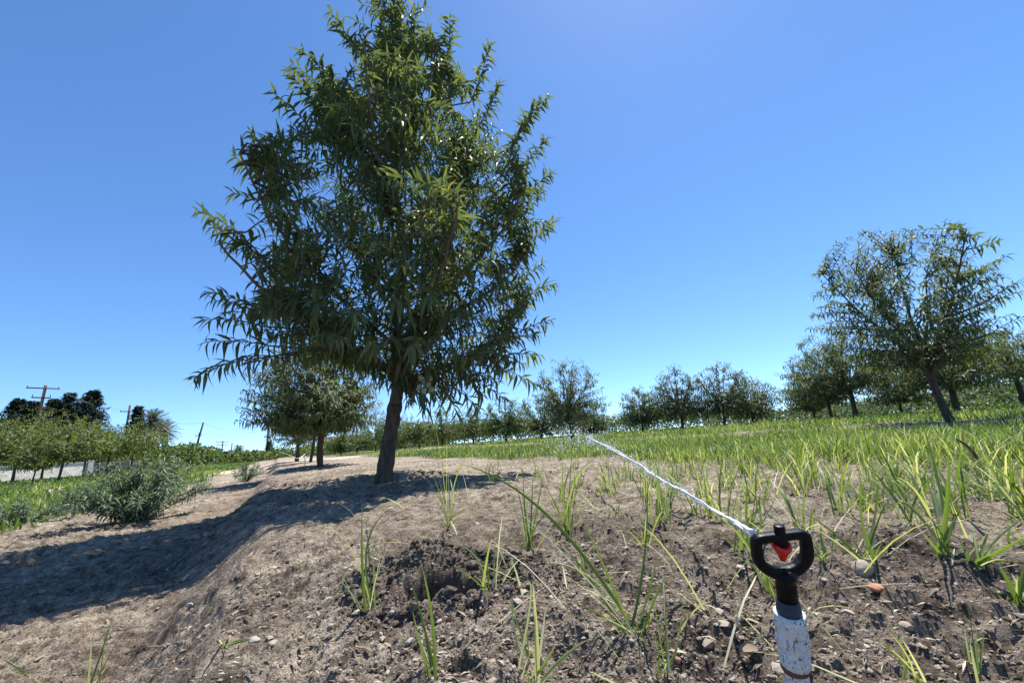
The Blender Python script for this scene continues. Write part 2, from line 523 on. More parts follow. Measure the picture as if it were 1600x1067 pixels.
def ramp_mat(name, stops, rough=0.9, spec=0.2, nscale=None):
    m, n, l, p = new_mat(name)
    r = ramp(n, stops)
    if nscale:
        tc = n.new('ShaderNodeTexCoord').outputs['Object']
        t = noise(n, l, nscale, 5, tc, 0.65)
        l.new(t.outputs[0], r.inputs[0])
        b = n.new('ShaderNodeBump'); b.inputs['Strength'].default_value = 0.5; b.inputs['Distance'].default_value = 0.3 / nscale
        l.new(t.outputs[0], b.inputs['Height']); l.new(b.outputs[0], p.inputs['Normal'])
    else:
        l.new(attr(n, 'v').outputs['Fac'], r.inputs[0])
    l.new(r.outputs[0], p.inputs['Base Color'])
    p.inputs['Roughness'].default_value = rough
    p.inputs['Specular IOR Level'].default_value = spec
    return m
M_CLOD = ramp_mat('soil_clod', [(0, (0.05, 0.038, 0.03)), (0.5, (0.22, 0.18, 0.142)), (1, (0.44, 0.375, 0.30))], 0.95, 0.1)
M_LITTER = ramp_mat('litter_flake', [(0, (0.035, 0.026, 0.02)), (0.5, (0.14, 0.10, 0.07)), (0.8, (0.36, 0.29, 0.2)), (1, (0.52, 0.46, 0.36))], 0.8, 0.2)
M_ROAD = ramp_mat('dirt_road', [(0.3, (0.36, 0.29, 0.21)), (0.7, (0.5, 0.42, 0.32))], 0.95, 0.1, 1.2)

# ------------------------------------------------------------------ ground sheet
def build_ground():
    a1 = np.linspace(-RAD(72), RAD(72), 1350)
    a2 = np.linspace(RAD(72), 2 * math.pi - RAD(72), 90)[1:-1]
    az = np.concatenate([a1, a2])
    r = np.concatenate([np.geomspace(0.06, 0.30, 36)[:-1], np.geomspace(0.30, 9, 560)[:-1], np.geomspace(9, 60, 90)[:-1], np.geomspace(60, 5000, 26)])
    rr, aa = np.meshgrid(r, az, indexing='ij')
    x, y = (rr * np.sin(aa)).ravel(), (rr * np.cos(aa)).ravel()
    z = H(x, y)
    s, t = st(x, y)
    rad = np.hypot(x, y)
    green = grass_mask(x, y) * (0.55 + 0.45 * sstep(2, 12, rad))
    moist = burrow_mask(x, y) * 0.65
    blot = sstep(0.52, 0.7, fbm(x * 1.7, y * 1.7, 101, 4)) * 0.3 * (1 - green)
    moist = np.maximum(moist, blot * sstep(-1.5, 0.0, s))
    nz = fbm(x * 3.1, y * 3.1, 151, 4) - .5
    damp = sstep(1.25, .8, rad + nz * .9) * sstep(-.2, .15, x + nz * .4) * .8
    damp = np.maximum(damp, .55 * np.exp(-((s + .12 + nz * .35) / .16) ** 2) * sstep(.4, .55, nz + .5))
    nr, na = len(r), len(az)
    i, j = np.meshgrid(np.arange(nr - 1), np.arange(na), indexing='ij')
    q = np.stack([i * na + j, (i + 1) * na + j, (i + 1) * na + (j + 1) % na, i * na + (j + 1) % na], -1).reshape(-1, 4)
    V = np.stack([x, y, z], 1)
    V = np.concatenate([V, [[0, 0, hz(0, 0)]]])
    k = np.arange(na)
    tri = np.stack([np.full(na, len(V) - 1), k, (k + 1) % na], 1)
    me = mesh('ground', V, [q, tri], M_SOIL, {'moist': np.append(moist, 0), 'damp': np.append(damp, 0), 'green': np.append(green, 0)})
    o = bpy.data.objects.new('ground', me)
    COL.objects.link(o)
    o['kind'] = 'structure'
build_ground()

def build_road():
    pts = [(-14, 3), (-9.5, 10.5), (-8.3, 15), (-5.5, 21), (-2, 27), (3, 34), (9, 41)]
    C_ = smooth_path(np.array([(a, b, 0) for a, b in pts], float), 80)
    T, S, U = frame_path(C_)
    S = norm(np.stack([T[:, 1], -T[:, 0], T[:, 0] * 0], 1))
    rows = []
    for k, o in enumerate(np.linspace(-1.5, 1.5, 7)):
        P = C_ + S * (o + (RNG.uniform(-.12, .12, (80, 1)) if k in (0, 6) else 0))
        P[:, 2] = H(P[:, 0], P[:, 1]) + 0.012 + (0.012 if 0 < k < 6 else -0.01)
        rows.append(P)
    V = np.stack(rows, 1).reshape(-1, 3)
    i, j = np.meshgrid(np.arange(79), np.arange(6), indexing='ij')
    q = np.stack([i * 7 + j, i * 7 + j + 1, (i + 1) * 7 + j + 1, (i + 1) * 7 + j], -1).reshape(-1, 4)
    o = MB().add(V, q).obj('dirt_road', M_ROAD)
    o['kind'] = 'structure'
build_road()

# ------------------------------------------------------------------ trees
GA = 2.39996
def shoot_leaves(path, f0, spacing, leafL, leafW, rs, open_=0.85, sag=0.35, radial=None):
    seg = np.linalg.norm(np.diff(path, axis=0), axis=1)
    cum = np.concatenate([[0], np.cumsum(seg)])
    tot = cum[-1]
    n = max(3, int(tot * (1 - f0) / spacing))
    d = tot * f0 + (np.arange(n) + rs.uniform(0, 0.6, n)) / n * tot * (1 - f0)
    P = np.stack([np.interp(d, cum, path[:, c]) for c in range(3)], 1)
    T = np.stack([np.interp(d, cum, np.gradient(path[:, c], cum + np.arange(len(cum)) * 1e-9)) for c in range(3)], 1)
    T = norm(T)
    A = norm(np.cross(T, np.array([0.2, 0.3, 0.93]) + 0 * T))
    B = np.cross(A, T)
    ph = np.arange(n) * GA + rs.uniform(0, 6.28) + rs.normal(0, 0.35, n)
    rad = A * np.cos(ph)[:, None] + B * np.sin(ph)[:, None]
    f = d / tot
    D = T * (0.45 + 0.45 * f)[:, None] + rad * open_ + np.array([0, 0, -1.0]) * rs.uniform(0.2, 1.5, n)[:, None] * sag + rs.normal(0, 0.2, (n, 3))
    D = norm(D)
    up = T * 0.6 + np.array([0, 0, 0.9]) + rad * 0.2 + rs.normal(0, 0.3, (n, 3))
    L = leafL * rs.uniform(0.7, 1.15, n) * np.interp(f, [0, 0.8, 1], [1, 1, 0.72])
    return P, D, up, L, leafW * L / leafL * rs.uniform(0.85, 1.2, n), rs.uniform(0.05, 0.95, n)
USE = {}
def attach(nodes, T, maxlen, dmin=0.0):
    d = nodes - T[None]
    dist = np.linalg.norm(d, axis=1)
    use = USE.setdefault(id(nodes), np.zeros(len(nodes)))
    pen = np.maximum(d[:, 2] + 0.25 * dist, 0) * 3.0          # shoots rise from below
    k = np.argmin(dist + pen + np.abs(dist - maxlen * 0.7) * 0.6 + use * 0.10 * maxlen)
    use[k] += 1
    return nodes[k]
class TreeB:
    def __init__(self, seed):
        self.rs = np.random.default_rng(seed)
        USE.clear()
        self.wood, self.stock, self.lv = MB(), MB(), [[] for _ in range(6)]
        self.nodes = []
    def limb(self, P, r0, r1, seg=7, n=14, node=True):
        Pp = smooth_path(P, n)
        Pp[1:-1] += self.rs.normal(0, r0 * 0.22, (n - 2, 3))
        self.wood.add(*tube(Pp, np.linspace(r0, r1, n), seg))
        if node: self.nodes.append(Pp[2:])
        return Pp
    def shoot(self, S, T, leafL, leafW, spacing, f0=0.15, lift=0.25, r=0.006, open_=0.85, sag=0.35, tipdrop=0.0):
        d = T - S
        Ln = np.linalg.norm(d)
        c = S + d * 0.5 + np.array([0, 0, lift * Ln]) + self.rs.normal(0, 0.05 * Ln, 3)
        P = bez(S, c, T, 9)
        self.wood.add(*tube(P, np.linspace(r, r * 0.3, 9), 4, False))
        for k, a in enumerate(shoot_leaves(P, f0, spacing, leafL, leafW, self.rs, open_, sag)):
            self.lv[k].append(a)
        return P
    def leafmb(self, full=True, vmu=0.45, vsd=0.2):
        P, D, U, L, W, dr = [np.concatenate(a) for a in self.lv]
        V, Fc = leaves(P, D, U, L, W, dr, full)
        n = len(P)
        v = np.clip(self.rs.normal(vmu, vsd, n), 0, 0.9)
        v = np.where(self.rs.random(n) < 0.012, 1.0, v)
        return MB().add(V, Fc, np.repeat(v, 15 if full else 9)), n

def main_tree():
    base = pt(600, 748, 3.0)
    base[2] = hz(base[0], base[1]) - 0.01
    u = np.array([base[0], base[1]]) / math.hypot(base[0], base[1])
    def mp(px, py, dd=0.0):
        d = ray(px, py)
        return CAM + d * ((3.0 + dd) / (d[0] * u[0] + d[1] * u[1]))
    root = thing('almond_tree', 'large leafy almond tree with leaning dark trunk at the top of the shaded berm', 'tree', base, 'almond trees in the orchard')
    tb = TreeB(5)
    rs = tb.rs
    tr = [(599, 754), (602, 735), (607, 700), (613, 660), (619, 622), (624, 590), (627, 550), (625, 480), (621, 400), (622, 300), (624, 200), (620, 100), (622, 10)]
    tp = np.array([mp(*q) for q in tr])
    tp[0] = base + np.array([0, 0, -0.05])
    tp[6:, :2] += rs.normal(0, 0.03, (7, 2))
    tr_r = [0.078, 0.056, 0.051, 0.048, 0.046, 0.044, 0.040, 0.034, 0.029, 0.022, 0.016, 0.010, 0.005]
    P = smooth_path(tp, 66)
    rr = np.interp(np.linspace(0, 12, 66), np.arange(13), tr_r)
    cut = 20                                                    # the graft line
    Pn = P.copy()
    Pn[2:-1] += rs.normal(0, 0.0025, (63, 3))
    rr2 = rr * (1 + rs.normal(0, 0.035, 66))
    rr2[cut - 1] *= 1.1; rr2[cut] *= 1.07
    tb.stock.add(*tube(Pn[:cut + 1], rr2[:cut + 1], 16))
    tb.wood.add(*tube(Pn[cut:], rr2[cut:] * 0.97, 14))
    tb.nodes.append(P[30:])
    # scaffold limbs, spread all round the trunk
    k = 0
    for fr, ln, rise in [(25, 1.25, .55), (27, 1.3, .75), (29, 1.2, .6), (31, 1.25, .9), (33, 1.15, 1.0), (36, 1.15, .9), (39, 1.05, 1.1), (42, 1.0, 1.1), (46, .85, 1.2), (50, .65, 1.2), (54, .5, 1.2), (23, 1.1, .35), (28, 1.3, .4), (34, 1.2, .65)]:
        a = k * GA + 0.5
        k += 1
        d = np.array([math.cos(a), math.sin(a), 0])
        S = P[fr]
        pts = [S, S + d * ln * 0.35 + [0, 0, ln * 0.28 * rise], S + d * ln * 0.72 + [0, 0, ln * rise * 0.66], S + d * ln * 0.92 + [0, 0, ln * rise * 1.05]]
        tb.limb(np.array(pts), rr[fr] * 0.42, 0.005)
    nodes = np.concatenate(tb.nodes)
    LL, LW, SP = 0.106, 0.0235, 0.0142
    # shoots that draw the outline
    sil = [(305, 328, 395, 385), (330, 352, 420, 420), (365, 245, 440, 310), (362, 300, 440, 350), (386, 205, 450, 260), (424, 142, 500, 220), (447, 108, 520, 200), (470, 80, 540, 160), (513, 15, 590, 110), (540, 60, 600, 130),
           (585, 5, 610, 90), (625, -25, 622, 70), (648, 20, 630, 110), (703, 24, 690, 130), (765, 70, 735, 160), (720, 110, 690, 190), (780, 130, 740, 210), (857, 152, 800, 230), (835, 160, 790, 240), (856, 215, 800, 290), (868, 345, 800, 400),
           (850, 290, 790, 350), (862, 270, 800, 330), (866, 445, 800, 490), (850, 410, 780, 470), (840, 520, 770, 550), (862, 500, 790, 530), (838, 602, 760, 570), (825, 570, 760, 560), (845, 555, 770, 560),
           (300, 592, 400, 560), (322, 455, 420, 490), (315, 500, 410, 510), (330, 470, 430, 490), (318, 535, 420, 540), (345, 570, 440, 560), (395, 440, 470, 470), (400, 395, 470, 430), (345, 380, 430, 410),
           (790, 625, 720, 590), (750, 640, 700, 600), (690, 645, 668, 600), (665, 640, 655, 590), (640, 632, 650, 590), (715, 650, 690, 600), (440, 572, 500, 545), (480, 568, 530, 540), (540, 560, 570, 535), (390, 570, 460, 550), (570, 572, 590, 545)]
    for (x, y, sx, sy) in sil:
        dd = rs.uniform(-0.3, 0.3)
        T = mp(x, y, dd)
        S = mp(sx, sy, dd * 0.8)
        A = attach(nodes, S, 0.3)
        tb.limb(np.array([A, (A + S) / 2 + [0, 0, 0.02], S]), 0.008, 0.006, 5, 6, False)
        droopy = y > 560
        tb.shoot(S, T, LL * 1.05, LW * 1.05, SP * 0.95, 0.0, 0.10 if not droopy else 0.18, 0.0050, 0.9, 0.28)
    # volume
    ys = [0, 60, 120, 180, 250, 330, 400, 450, 510, 550, 585, 625]
    xl = [604, 566, 490, 460, 430, 425, 432, 405, 385, 420, 600, 640]
    xr = [640, 664, 715, 775, 815, 825, 822, 825, 820, 810, 795, 760]
    def cand():
        while True:
            y = rs.uniform(5, 622)
            a, b = np.interp(y, ys, xl), np.interp(y, ys, xr)
            if rs.random() > (b - a) / 430: continue
            c, hw = (a + b) / 2, (b - a) / 2
            q = rs.uniform(-1, 1)
            rmax = hw / F * 3.3 * 0.92 * math.sqrt(max(0.02, 1 - q * q))
            e = rs.uniform(-1, 1)
            return mp(c + q * hw, y, np.sign(e) * abs(e) ** 0.75 * rmax)
    done = np.zeros((0, 3))
    for n in range(700):
        cs = np.array([cand() for _ in range(7)])
        if len(done):
            dm = np.linalg.norm(cs[:, None] - done[None], axis=2).min(1)
            T = cs[np.argmax(dm)]
        else:
            T = cs[0]
        done = np.concatenate([done, T[None]])
        S = attach(nodes, T, 0.6)
        d = T - S
        ln_ = np.linalg.norm(d)
        if ln_ > 0.55:
            Sm = T - d / ln_ * rs.uniform(0.34, 0.5)
            tb.limb(np.array([S, (S + Sm) / 2 + rs.normal(0, .02, 3), Sm]), 0.007, 0.005, 4, 5, False)
            S = Sm
        elif ln_ < 0.3:
            T = S + d / ln_ * rs.uniform(0.3, 0.4)
        tb.shoot(S, T, LL, LW, SP, 0.06, rs.uniform(0.0, 0.22), 0.0042, 1.05, 0.28)
    lm, cnt = tb.leafmb(True, 0.45, 0.2)
    print('main leaves', cnt)
    trunk = tb.stock.obj('trunk', M_STOCK, root)
    tb.wood.obj('branches', M_BARK, root)
    lm.obj('crown', M_ALMOND, root)
    # almonds hanging low at the front
    m = ramp_mat('almond_hull', [(0.3, (0.20, 0.22, 0.12)), (0.7, (0.34, 0.35, 0.22))], 0.85, 0.2, 60)
    V0, F0 = subdivide_sphere(2)
    for (x, y) in [(657, 590), (663, 597), (672, 591), (655, 605), (669, 601), (674, 609), (676, 572), (662, 611)]:
        c = mp(x, y, -0.34 + rs.uniform(-.03, .03))
        V = V0 * np.array([0.018, 0.015, 0.023])
        V[:, 0] *= 1 + 0.12 * V0[:, 2]
        Rr = np.array(Matrix.Rotation(rs.uniform(0, 6), 3, 'Z') @ Matrix.Rotation(rs.uniform(-.7, .7), 3, 'X'))
        MB().add(V @ Rr.T + c, F0).obj('almond', m, root)
    S = P[29]
    tb2 = MB().add(*tube(smooth_path(np.array([S, mp(650, 560, -.25), mp(664, 580, -.34), mp(666, 606, -.34)]), 12), np.linspace(.011, .004, 12), 6))
    tb2.obj('fruiting_branch', M_TWIG, root)
    return root
main_tree()

def orchard_tree(seed, base, Ht, rad, trunk_h, lean, nsh, leafL, leafW, spacing, full, label, mat=M_ALMOND, r0=0.05, group='almond trees in the orchard', vase=1.0, depth_axis=None, extra=(), vmu=0.45, name='almond_tree', rootsink=0.03, low=0.14):
    root = thing(name, label, 'tree', base, group)
    tb = TreeB(seed)
    rs = tb.rs
    B = np.array(base, float)
    top = B + np.array([lean[0], lean[1], trunk_h])
    tk = MB()
    tp = smooth_path(np.array([B - [0, 0, rootsink], B + (top - B) * 0.4 + rs.normal(0, .01, 3), top]), 10)
    tk.add(*tube(tp, np.linspace(r0 * 1.15, r0 * 0.85, 10) * (1 + rs.normal(0, .04, 10)), 10))
    nl = 7
    for k in range(nl):
        a = k * GA + rs.uniform(0, .5)
        d = np.array([math.cos(a), math.sin(a), 0]) * rad
        S = tp[-1] if k % 2 else tp[-2]
        hh = Ht - trunk_h
        q = 0.35 if k < 5 else 0.12
        e = rs.uniform(.75, 1.0)
        tb.limb(np.array([S, S + d * q * 0.6 + [0, 0, hh * .22], S + d * q * 1.3 * vase + [0, 0, hh * .5 * e], S + d * q * 1.9 * vase + [0, 0, hh * .78 * e]]), r0 * 0.55, 0.006, 6)
    lo = tb.limb(np.array([tp[-1], tp[-1] + [0, 0, (Ht - trunk_h) * .4], tp[-1] + [rs.normal(0, .05), rs.normal(0, .05), (Ht - trunk_h) * .8]]), r0 * .6, .006, 6)
    nodes = np.concatenate(tb.nodes)
    hh = Ht - trunk_h
    sd = seed * 13 + 1
    def cand():
        while True:
            f, a = rs.uniform(0.0, 1.0), rs.uniform(0, 6.283)
            e0 = np.interp(f, [0, .12, .35, .65, .85, 1], [.55, .9, 1.0, .85, .6, .25])
            if rs.random() > e0 ** 1.5: continue
            wv = 0.62 + 0.76 * vnoise(np.array([a * 1.27]), np.array([f * 3.1]), sd)[0]
            env = e0 * rad * wv
            q = rs.random() ** 0.45
            up = 1 + 0.22 * (vnoise(np.array([math.cos(a) * q * 2.2 + 5]), np.array([math.sin(a) * q * 2.2 + 5]), sd + 3)[0] - .6)
            return top + np.array([math.cos(a) * env * q, math.sin(a) * env * q, -low * hh + f * hh * (1 + low * .9) * up]) + np.array([lean[0], lean[1], 0]) * 0.5 * f
    done = np.zeros((0, 3))
    for k in range(nsh):
        cs = np.array([cand() for _ in range(4)])
        T = cs[np.argmax(np.linalg.norm(cs[:, None] - done[None], axis=2).min(1))] if len(done) else cs[0]
        done = np.concatenate([done, T[None]])
        S = attach(nodes, T, 0.3 * rad + 0.15)
        d = T - S
        Ln = np.linalg.norm(d)
        if Ln > 0.6 * rad:
            Sm = T - d / Ln * 0.5 * rad
            tb.limb(np.array([S, (S + Sm) / 2, Sm]), 0.009, 0.006, 4, 5, False)
            S = Sm
        tb.shoot(S, T, leafL, leafW, spacing, 0.05, rs.uniform(0.0, 0.2), 0.006, 1.0, 0.12)
    for (T, S) in extra:
        A = attach(nodes, S, 0.3)
        tb.limb(np.array([A, (A + S) / 2, S]), 0.012, 0.007, 5, 6, False)
        tb.shoot(S, T, leafL, leafW, spacing * 0.9, 0.0, 0.12, 0.006)
    lm, cnt = tb.leafmb(full, vmu, 0.2)
    tk.obj('trunk', M_STOCK, root)
    tb.wood.obj('branches', M_BARK, root)
    lm.obj('crown', mat, root)
    return root

def ground_at(px, D, py=640):
    p = pt(px, py, D)
    return np.array([p[0], p[1], hz(p[0], p[1])])

# right-hand tree of the next row
b = ground_at(1480, 7.5)
def rp(px, py, dd=0.0):
    d = ray(px, py)
    uu = b[:2] / np.linalg.norm(b[:2])
    return CAM + d * ((7.5 + dd) / (d[0] * uu[0] + d[1] * uu[1]))
topj = rp(1452, 585)
ex = [(rp(*q[:2], dd), rp(*q[2:], dd * .7)) for q, dd in zip(
    [(1302, 425, 1345, 455), (1292, 490, 1340, 505), (1340, 393, 1365, 440), (1390, 366, 1395, 420), (1425, 358, 1425, 410), (1470, 378, 1458, 425), (1510, 398, 1490, 440), (1560, 408, 1525, 450), (1605, 432, 1550, 465), (1612, 490, 1550, 520), (1600, 455, 1540, 480), (1545, 545, 1500, 540), (1310, 530, 1360, 540), (1365, 400, 1380, 450), (1590, 445, 1545, 470), (1330, 565, 1380, 550)],
    [.2, -.3, .3, -.2, .1, .4, -.4, .2, .0, -.2, .3, .2, .1, -.5, -.3, -.2])]
orchard_tree(21, b, 2.75, 1.12, topj[2] - b[2], (topj - b)[:2], 340, 0.098, 0.023, 0.019, True,
             'open vase shaped almond tree alone in green grass at the right edge', r0=0.043, extra=ex, low=-0.04, vase=1.15)
# row tree behind the big one
b2 = ground_at(505, 7.5)
orchard_tree(22, b2, 2.25, 1.0, 0.55, (-0.02, 0.02), 520, 0.105, 0.030, 0.020, True,
             'almond tree standing directly behind the big one in its own row, dark straight trunk', r0=0.048, vmu=0.6, low=0.02)
b3 = ground_at(489, 11.5)
orchard_tree(23, b3, 2.2, 1.0, 0.75, (0.1, 0.0), 150, 0.11, 0.03, 0.03, False,
             'thin trunked almond tree just left of the dark straight trunk, third in its row', r0=0.035)
b4 = ground_at(468, 15)
orchard_tree(24, b4, 1.9, 1.1, 0.65, (0.02, 0), 170, 0.12, 0.032, 0.03, False,
             'small almond tree at the far end of the berm beside a distant sprinkler', r0=0.06)

# middle distance orchard: (pixel x, distance, height, radius, trunk height, seed, label, mat)
MID = [
 (891, 11.5, 2.45, 0.92, 0.75, 'pointed almond tree with pale feathery top standing behind the water spray', M_ALMOND, 0.05),
 (1000, 17.5, 1.95, 0.95, 0.6, 'low almond tree leftmost of the clump of four in the mid field', M_ALMOND, 0.04),
 (1062, 17, 2.55, 1.0, 0.75, 'tall almond tree with two tops in the clump of four, left of the gap', M_ALMOND, 0.055),
 (1128, 17.5, 2.6, 1.05, 0.8, 'tall ragged topped almond tree in the clump of four, right of the gap', M_ALMOND, 0.045),
 (1172, 19, 2.1, 1.0, 0.6, 'sloping almond tree rightmost of the clump of four in the mid field', M_ALMOND, 0.04),
 (1335, 14, 2.5, 1.15, 0.8, 'full crowned almond tree left of the right-hand vase shaped tree', M_ALMOND, 0.055),
 (1297, 15, 2.3, 1.05, 0.6, 'narrow almond tree on the outer left of the right-hand group', M_ALMOND, 0.04),
 (1270, 20, 1.9, 0.9, 0.5, 'lowest almond tree at the left foot of the right-hand group', M_ALMOND, 0.04),
 (1496, 13, 2.05, 1.05, 0.6, 'smaller almond tree partly hidden behind the leaning right-hand trunk', M_ALMOND, 0.055),
 (1408, 19, 2.2, 1.2, 0.5, 'pale almond tree seen through the gap under the right-hand tree', M_ALMOND, 0.04),
 (1604, 15, 2.0, 1.0, 0.8, 'almond tree cut by the right picture edge above the field', M_ALMOND, 0.05),
 (788, 19, 2.35, 1.25, 0.65, 'rounded green tree left of the pointed tree behind the spray', M_GREENTREE, 0.05),
 (842, 21, 2.3, 1.1, 0.6, 'bushy green tree squeezed against the pointed tree behind the spray', M_GREENTREE, 0.05),
 (738, 24, 2.3, 1.3, 0.7, 'yellowish green orchard tree behind the hanging almond cluster', M_GREENTREE, 0.05),
 (690, 27, 2.5, 1.5, 0.7, 'green orchard tree just right of the big leaning trunk beyond the road', M_GREENTREE, 0.05),
 (655, 23, 1.7, 0.85, 0.6, 'small young green tree close right of the big leaning trunk', M_GREENTREE, 0.04),
 (925, 24, 2.2, 1.2, 0.5, 'dark low tree just right of the pointed tree behind the spray', M_ALMOND, 0.05),
 (588, 34, 3.6, 1.9, 0.8, 'dark tall tree behind the left side of the big leaning trunk', M_ALMOND, 0.07),
 (560, 28, 1.6, 0.9, 0.5, 'small round tree beside the brown roofed house', M_GREENTREE, 0.04),
 (535, 26, 1.4, 0.8, 0.45, 'tiny rounded tree in front of the brown roofed house', M_GREENTREE, 0.03),
 (618, 30, 2.9, 1.6, 0.7, 'tall green tree seen right behind the big leaning trunk', M_GREENTREE, 0.06),
]
for k, (px, D, ht, rad, th, lab, mat, r0) in enumerate(MID):
    bb = ground_at(px, D)
    far = D > 16
    orchard_tree(40 + k, bb, ht, rad * 1.15, th, (RNG.normal(0, .06), RNG.normal(0, .06)), 320 if far else 330, 0.13 if far else 0.115, 0.045 if far else 0.032, 0.036 if far else 0.028, False, lab,
                 mat=mat, r0=r0, group='trees of the orchard behind', vmu=0.55, low=0.12 if px > 1200 else 0.28, name='almond_tree' if mat is M_ALMOND else 'orchard_tree')

# left orchard trees in front of the wall
LEFT = [
 (22, 30, 650, 1.9, 'broad leafy tree at the left picture edge in front of the wall', 0.09),
 (52, 23, 690, 0.9, 'small low tree with thin trunk between two bigger ones by the wall', 0.04),
 (92, 21, 657, 1.35, 'round green tree with dark trunk in front of the white wall', 0.065),
 (66, 33, 630, 2.3, 'yellow green tree rising behind the round ones by the wall', 0.08),
 (166, 24, 660, 1.65, 'wide green tree in front of the dark wire fence', 0.06),
 (130, 30, 655, 1.7, 'green tree behind the end of the white wall', 0.07),
 (205, 31, 655, 1.6, 'green tree below the palms at the right end of the row', 0.06),
 (-20, 26, 655, 2.0, 'dark green tree mostly outside the left picture edge', 0.08),
]
for k, (px, D, ty, rad, lab, r0) in enumerate(LEFT):
    bb = ground_at(px, D, 740)
    ht = pt(px, ty, D)[2] - bb[2]
    orchard_tree(80 + k, bb, ht, rad, ht * 0.48, (RNG.normal(0, .05), RNG.normal(0, .05)), 190, 0.15, 0.06, 0.055, False, lab, mat=M_GREENTREE, r0=r0 * .55, group='orchard trees along the left wall', vmu=0.62, name='orchard_tree', low=0.3)

def conifer(px, D, ty, rad, seed, label):
    rad *= 1.2
    bb = ground_at(px, D, 740)
    ht = pt(px, ty, D)[2] - bb[2]
    root = thing('conifer_tree', label, 'tree', bb, 'dark conifers behind the wall')
    rs = np.random.default_rng(seed)
    MB().add(*tube(np.array([bb - [0, 0, .1], bb + [0, 0, ht * .5], bb + [0, 0, ht * .97]]), [ht * .022, ht * .014, .02], 7)).obj('trunk', M_POLE, root)
    n = 420
    f = (np.floor(rs.random(n) ** 0.9 * 17) + rs.uniform(0, .45, n)) / 17
    a = np.arange(n) * GA
    rl = rad * (1.02 - f) ** 0.85 * rs.uniform(.55, 1.15, n) + 0.06
    A = bb + np.stack([0 * f, 0 * f, ht * (0.06 + 0.92 * f)], 1)
    d = np.stack([np.cos(a), np.sin(a), rs.uniform(-.35, .25, n)], 1)
    m = 26
    q = rs.random((n, m)) ** 0.7
    P = A[:, None] + d[:, None] * (rl[:, None] * q)[..., None] + rs.normal(0, 0.07, (n, m, 3)) * rl[:, None, None] ** 0.5
    P = P.reshape(-1, 3)
    N = len(P)
    D_ = np.repeat(d, m, 0) + rs.normal(0, .6, (N, 3)) + [0, 0, -.2]
    V, Fc = leaves(P, D_, rs.normal(0, .5, (N, 3)) + [0, 0, 1], rs.uniform(.12, .28, N) * ht / 7, rs.uniform(.06, .12, N) * ht / 7, rs.uniform(0, .4, N), False)
    MB().add(V, Fc, np.repeat(rs.random(N), 9)).obj('crown', M_CONIFER, root)
for c in [(86, 52, 608, 1.9, 1, 'dark conifer with blunt top left of the tallest dark conifer'),
          (122, 50, 605, 2.5, 2, 'tallest and widest dark conifer behind the white wall'),
          (201, 55, 630, 1.4, 3, 'slim dark conifer next to the utility pole left of the palms'),
          (30, 48, 622, 2.2, 4, 'dark conifer behind the tall pole with two crossarms'),
          (5, 50, 618, 2.2, 5, 'dark conifer cut by the left picture edge'),
          (62, 55, 618, 1.8, 6, 'thin topped conifer immediately right of the two crossarm pole'),
          (418, 60, 688, 1.0, 7, 'tiny dark conifer at the foot of the far pole beside the row tree')]:
    conifer(*c)

def palm(px, D, ty, rad, seed, label):
    bb = ground_at(px, D, 740)
    cz = pt(px, ty, D)
    hub = np.array([cz[0], cz[1], cz[2] - rad * 0.75])
    root = thing('palm_tree', label, 'palm', bb, 'fan of palms behind the left orchard')
    rs = np.random.default_rng(seed)
    MB().add(*tube(np.array([bb - [0, 0, .1], (bb + hub) / 2 + [.06, 0, 0], hub]), [rad * .24, rad * .17, rad * .2], 10)).obj('trunk', M_PALMTRUNK, root)
    live, dead = MB(), MB()
    for k in range(54):
        a = k * GA
        el = np.interp(k, [0, 40, 63], [1.35, -0.1, -1.1])
        mb = live if k < 50 else dead
        Ln = rad * rs.uniform(.95, 1.1)
        d = np.array([math.cos(a) * math.cos(el), math.sin(a) * math.cos(el), math.sin(el)])
        u = np.linspace(0, 1, 8)[:, None]
        P = hub + d * Ln * u - np.array([0, 0, 1]) * Ln * 0.22 * u ** 2
        mb.add(*tube(P, np.linspace(.035, .01, 8) * rad / 1.5, 4, False), 0.9)
        nn = 20
        for sgn in (-1, 1):
            ff = np.linspace(.18, 1, nn)
            Q = np.stack([np.interp(ff, u[:, 0], P[:, c]) for c in range(3)], 1)
            T = norm(np.gradient(Q, axis=0))
            S = norm(np.cross(T, np.array([0, 0, 1.0]) + 1e-3)) * sgn
            V, Fc = leaves(Q, T * .8 + S * .8 + rs.normal(0, .08, (nn, 3)), np.tile([0, 0, 1.0], (nn, 1)), rad * .24 * np.sin(np.linspace(.6, 2.7, nn)), rad * .03, .1, False)
            mb.add(V, Fc, np.repeat(rs.uniform(.1, .7, nn) if k < 50 else np.full(nn, 1.0), 9))
    live.obj('fronds', M_PALM, root)
    dead.obj('dead_fronds', M_PALM, root)
palm(241, 52, 639, 1.45, 1, 'taller feathery palm with dead skirt left of its lower twin')
palm(258, 56, 656, 1.5, 2, 'lower feathery palm half behind its taller twin on the right')
palm(374, 130, 696, 1.9, 3, 'tiny lollipop shaped palm far away between the distant poles')

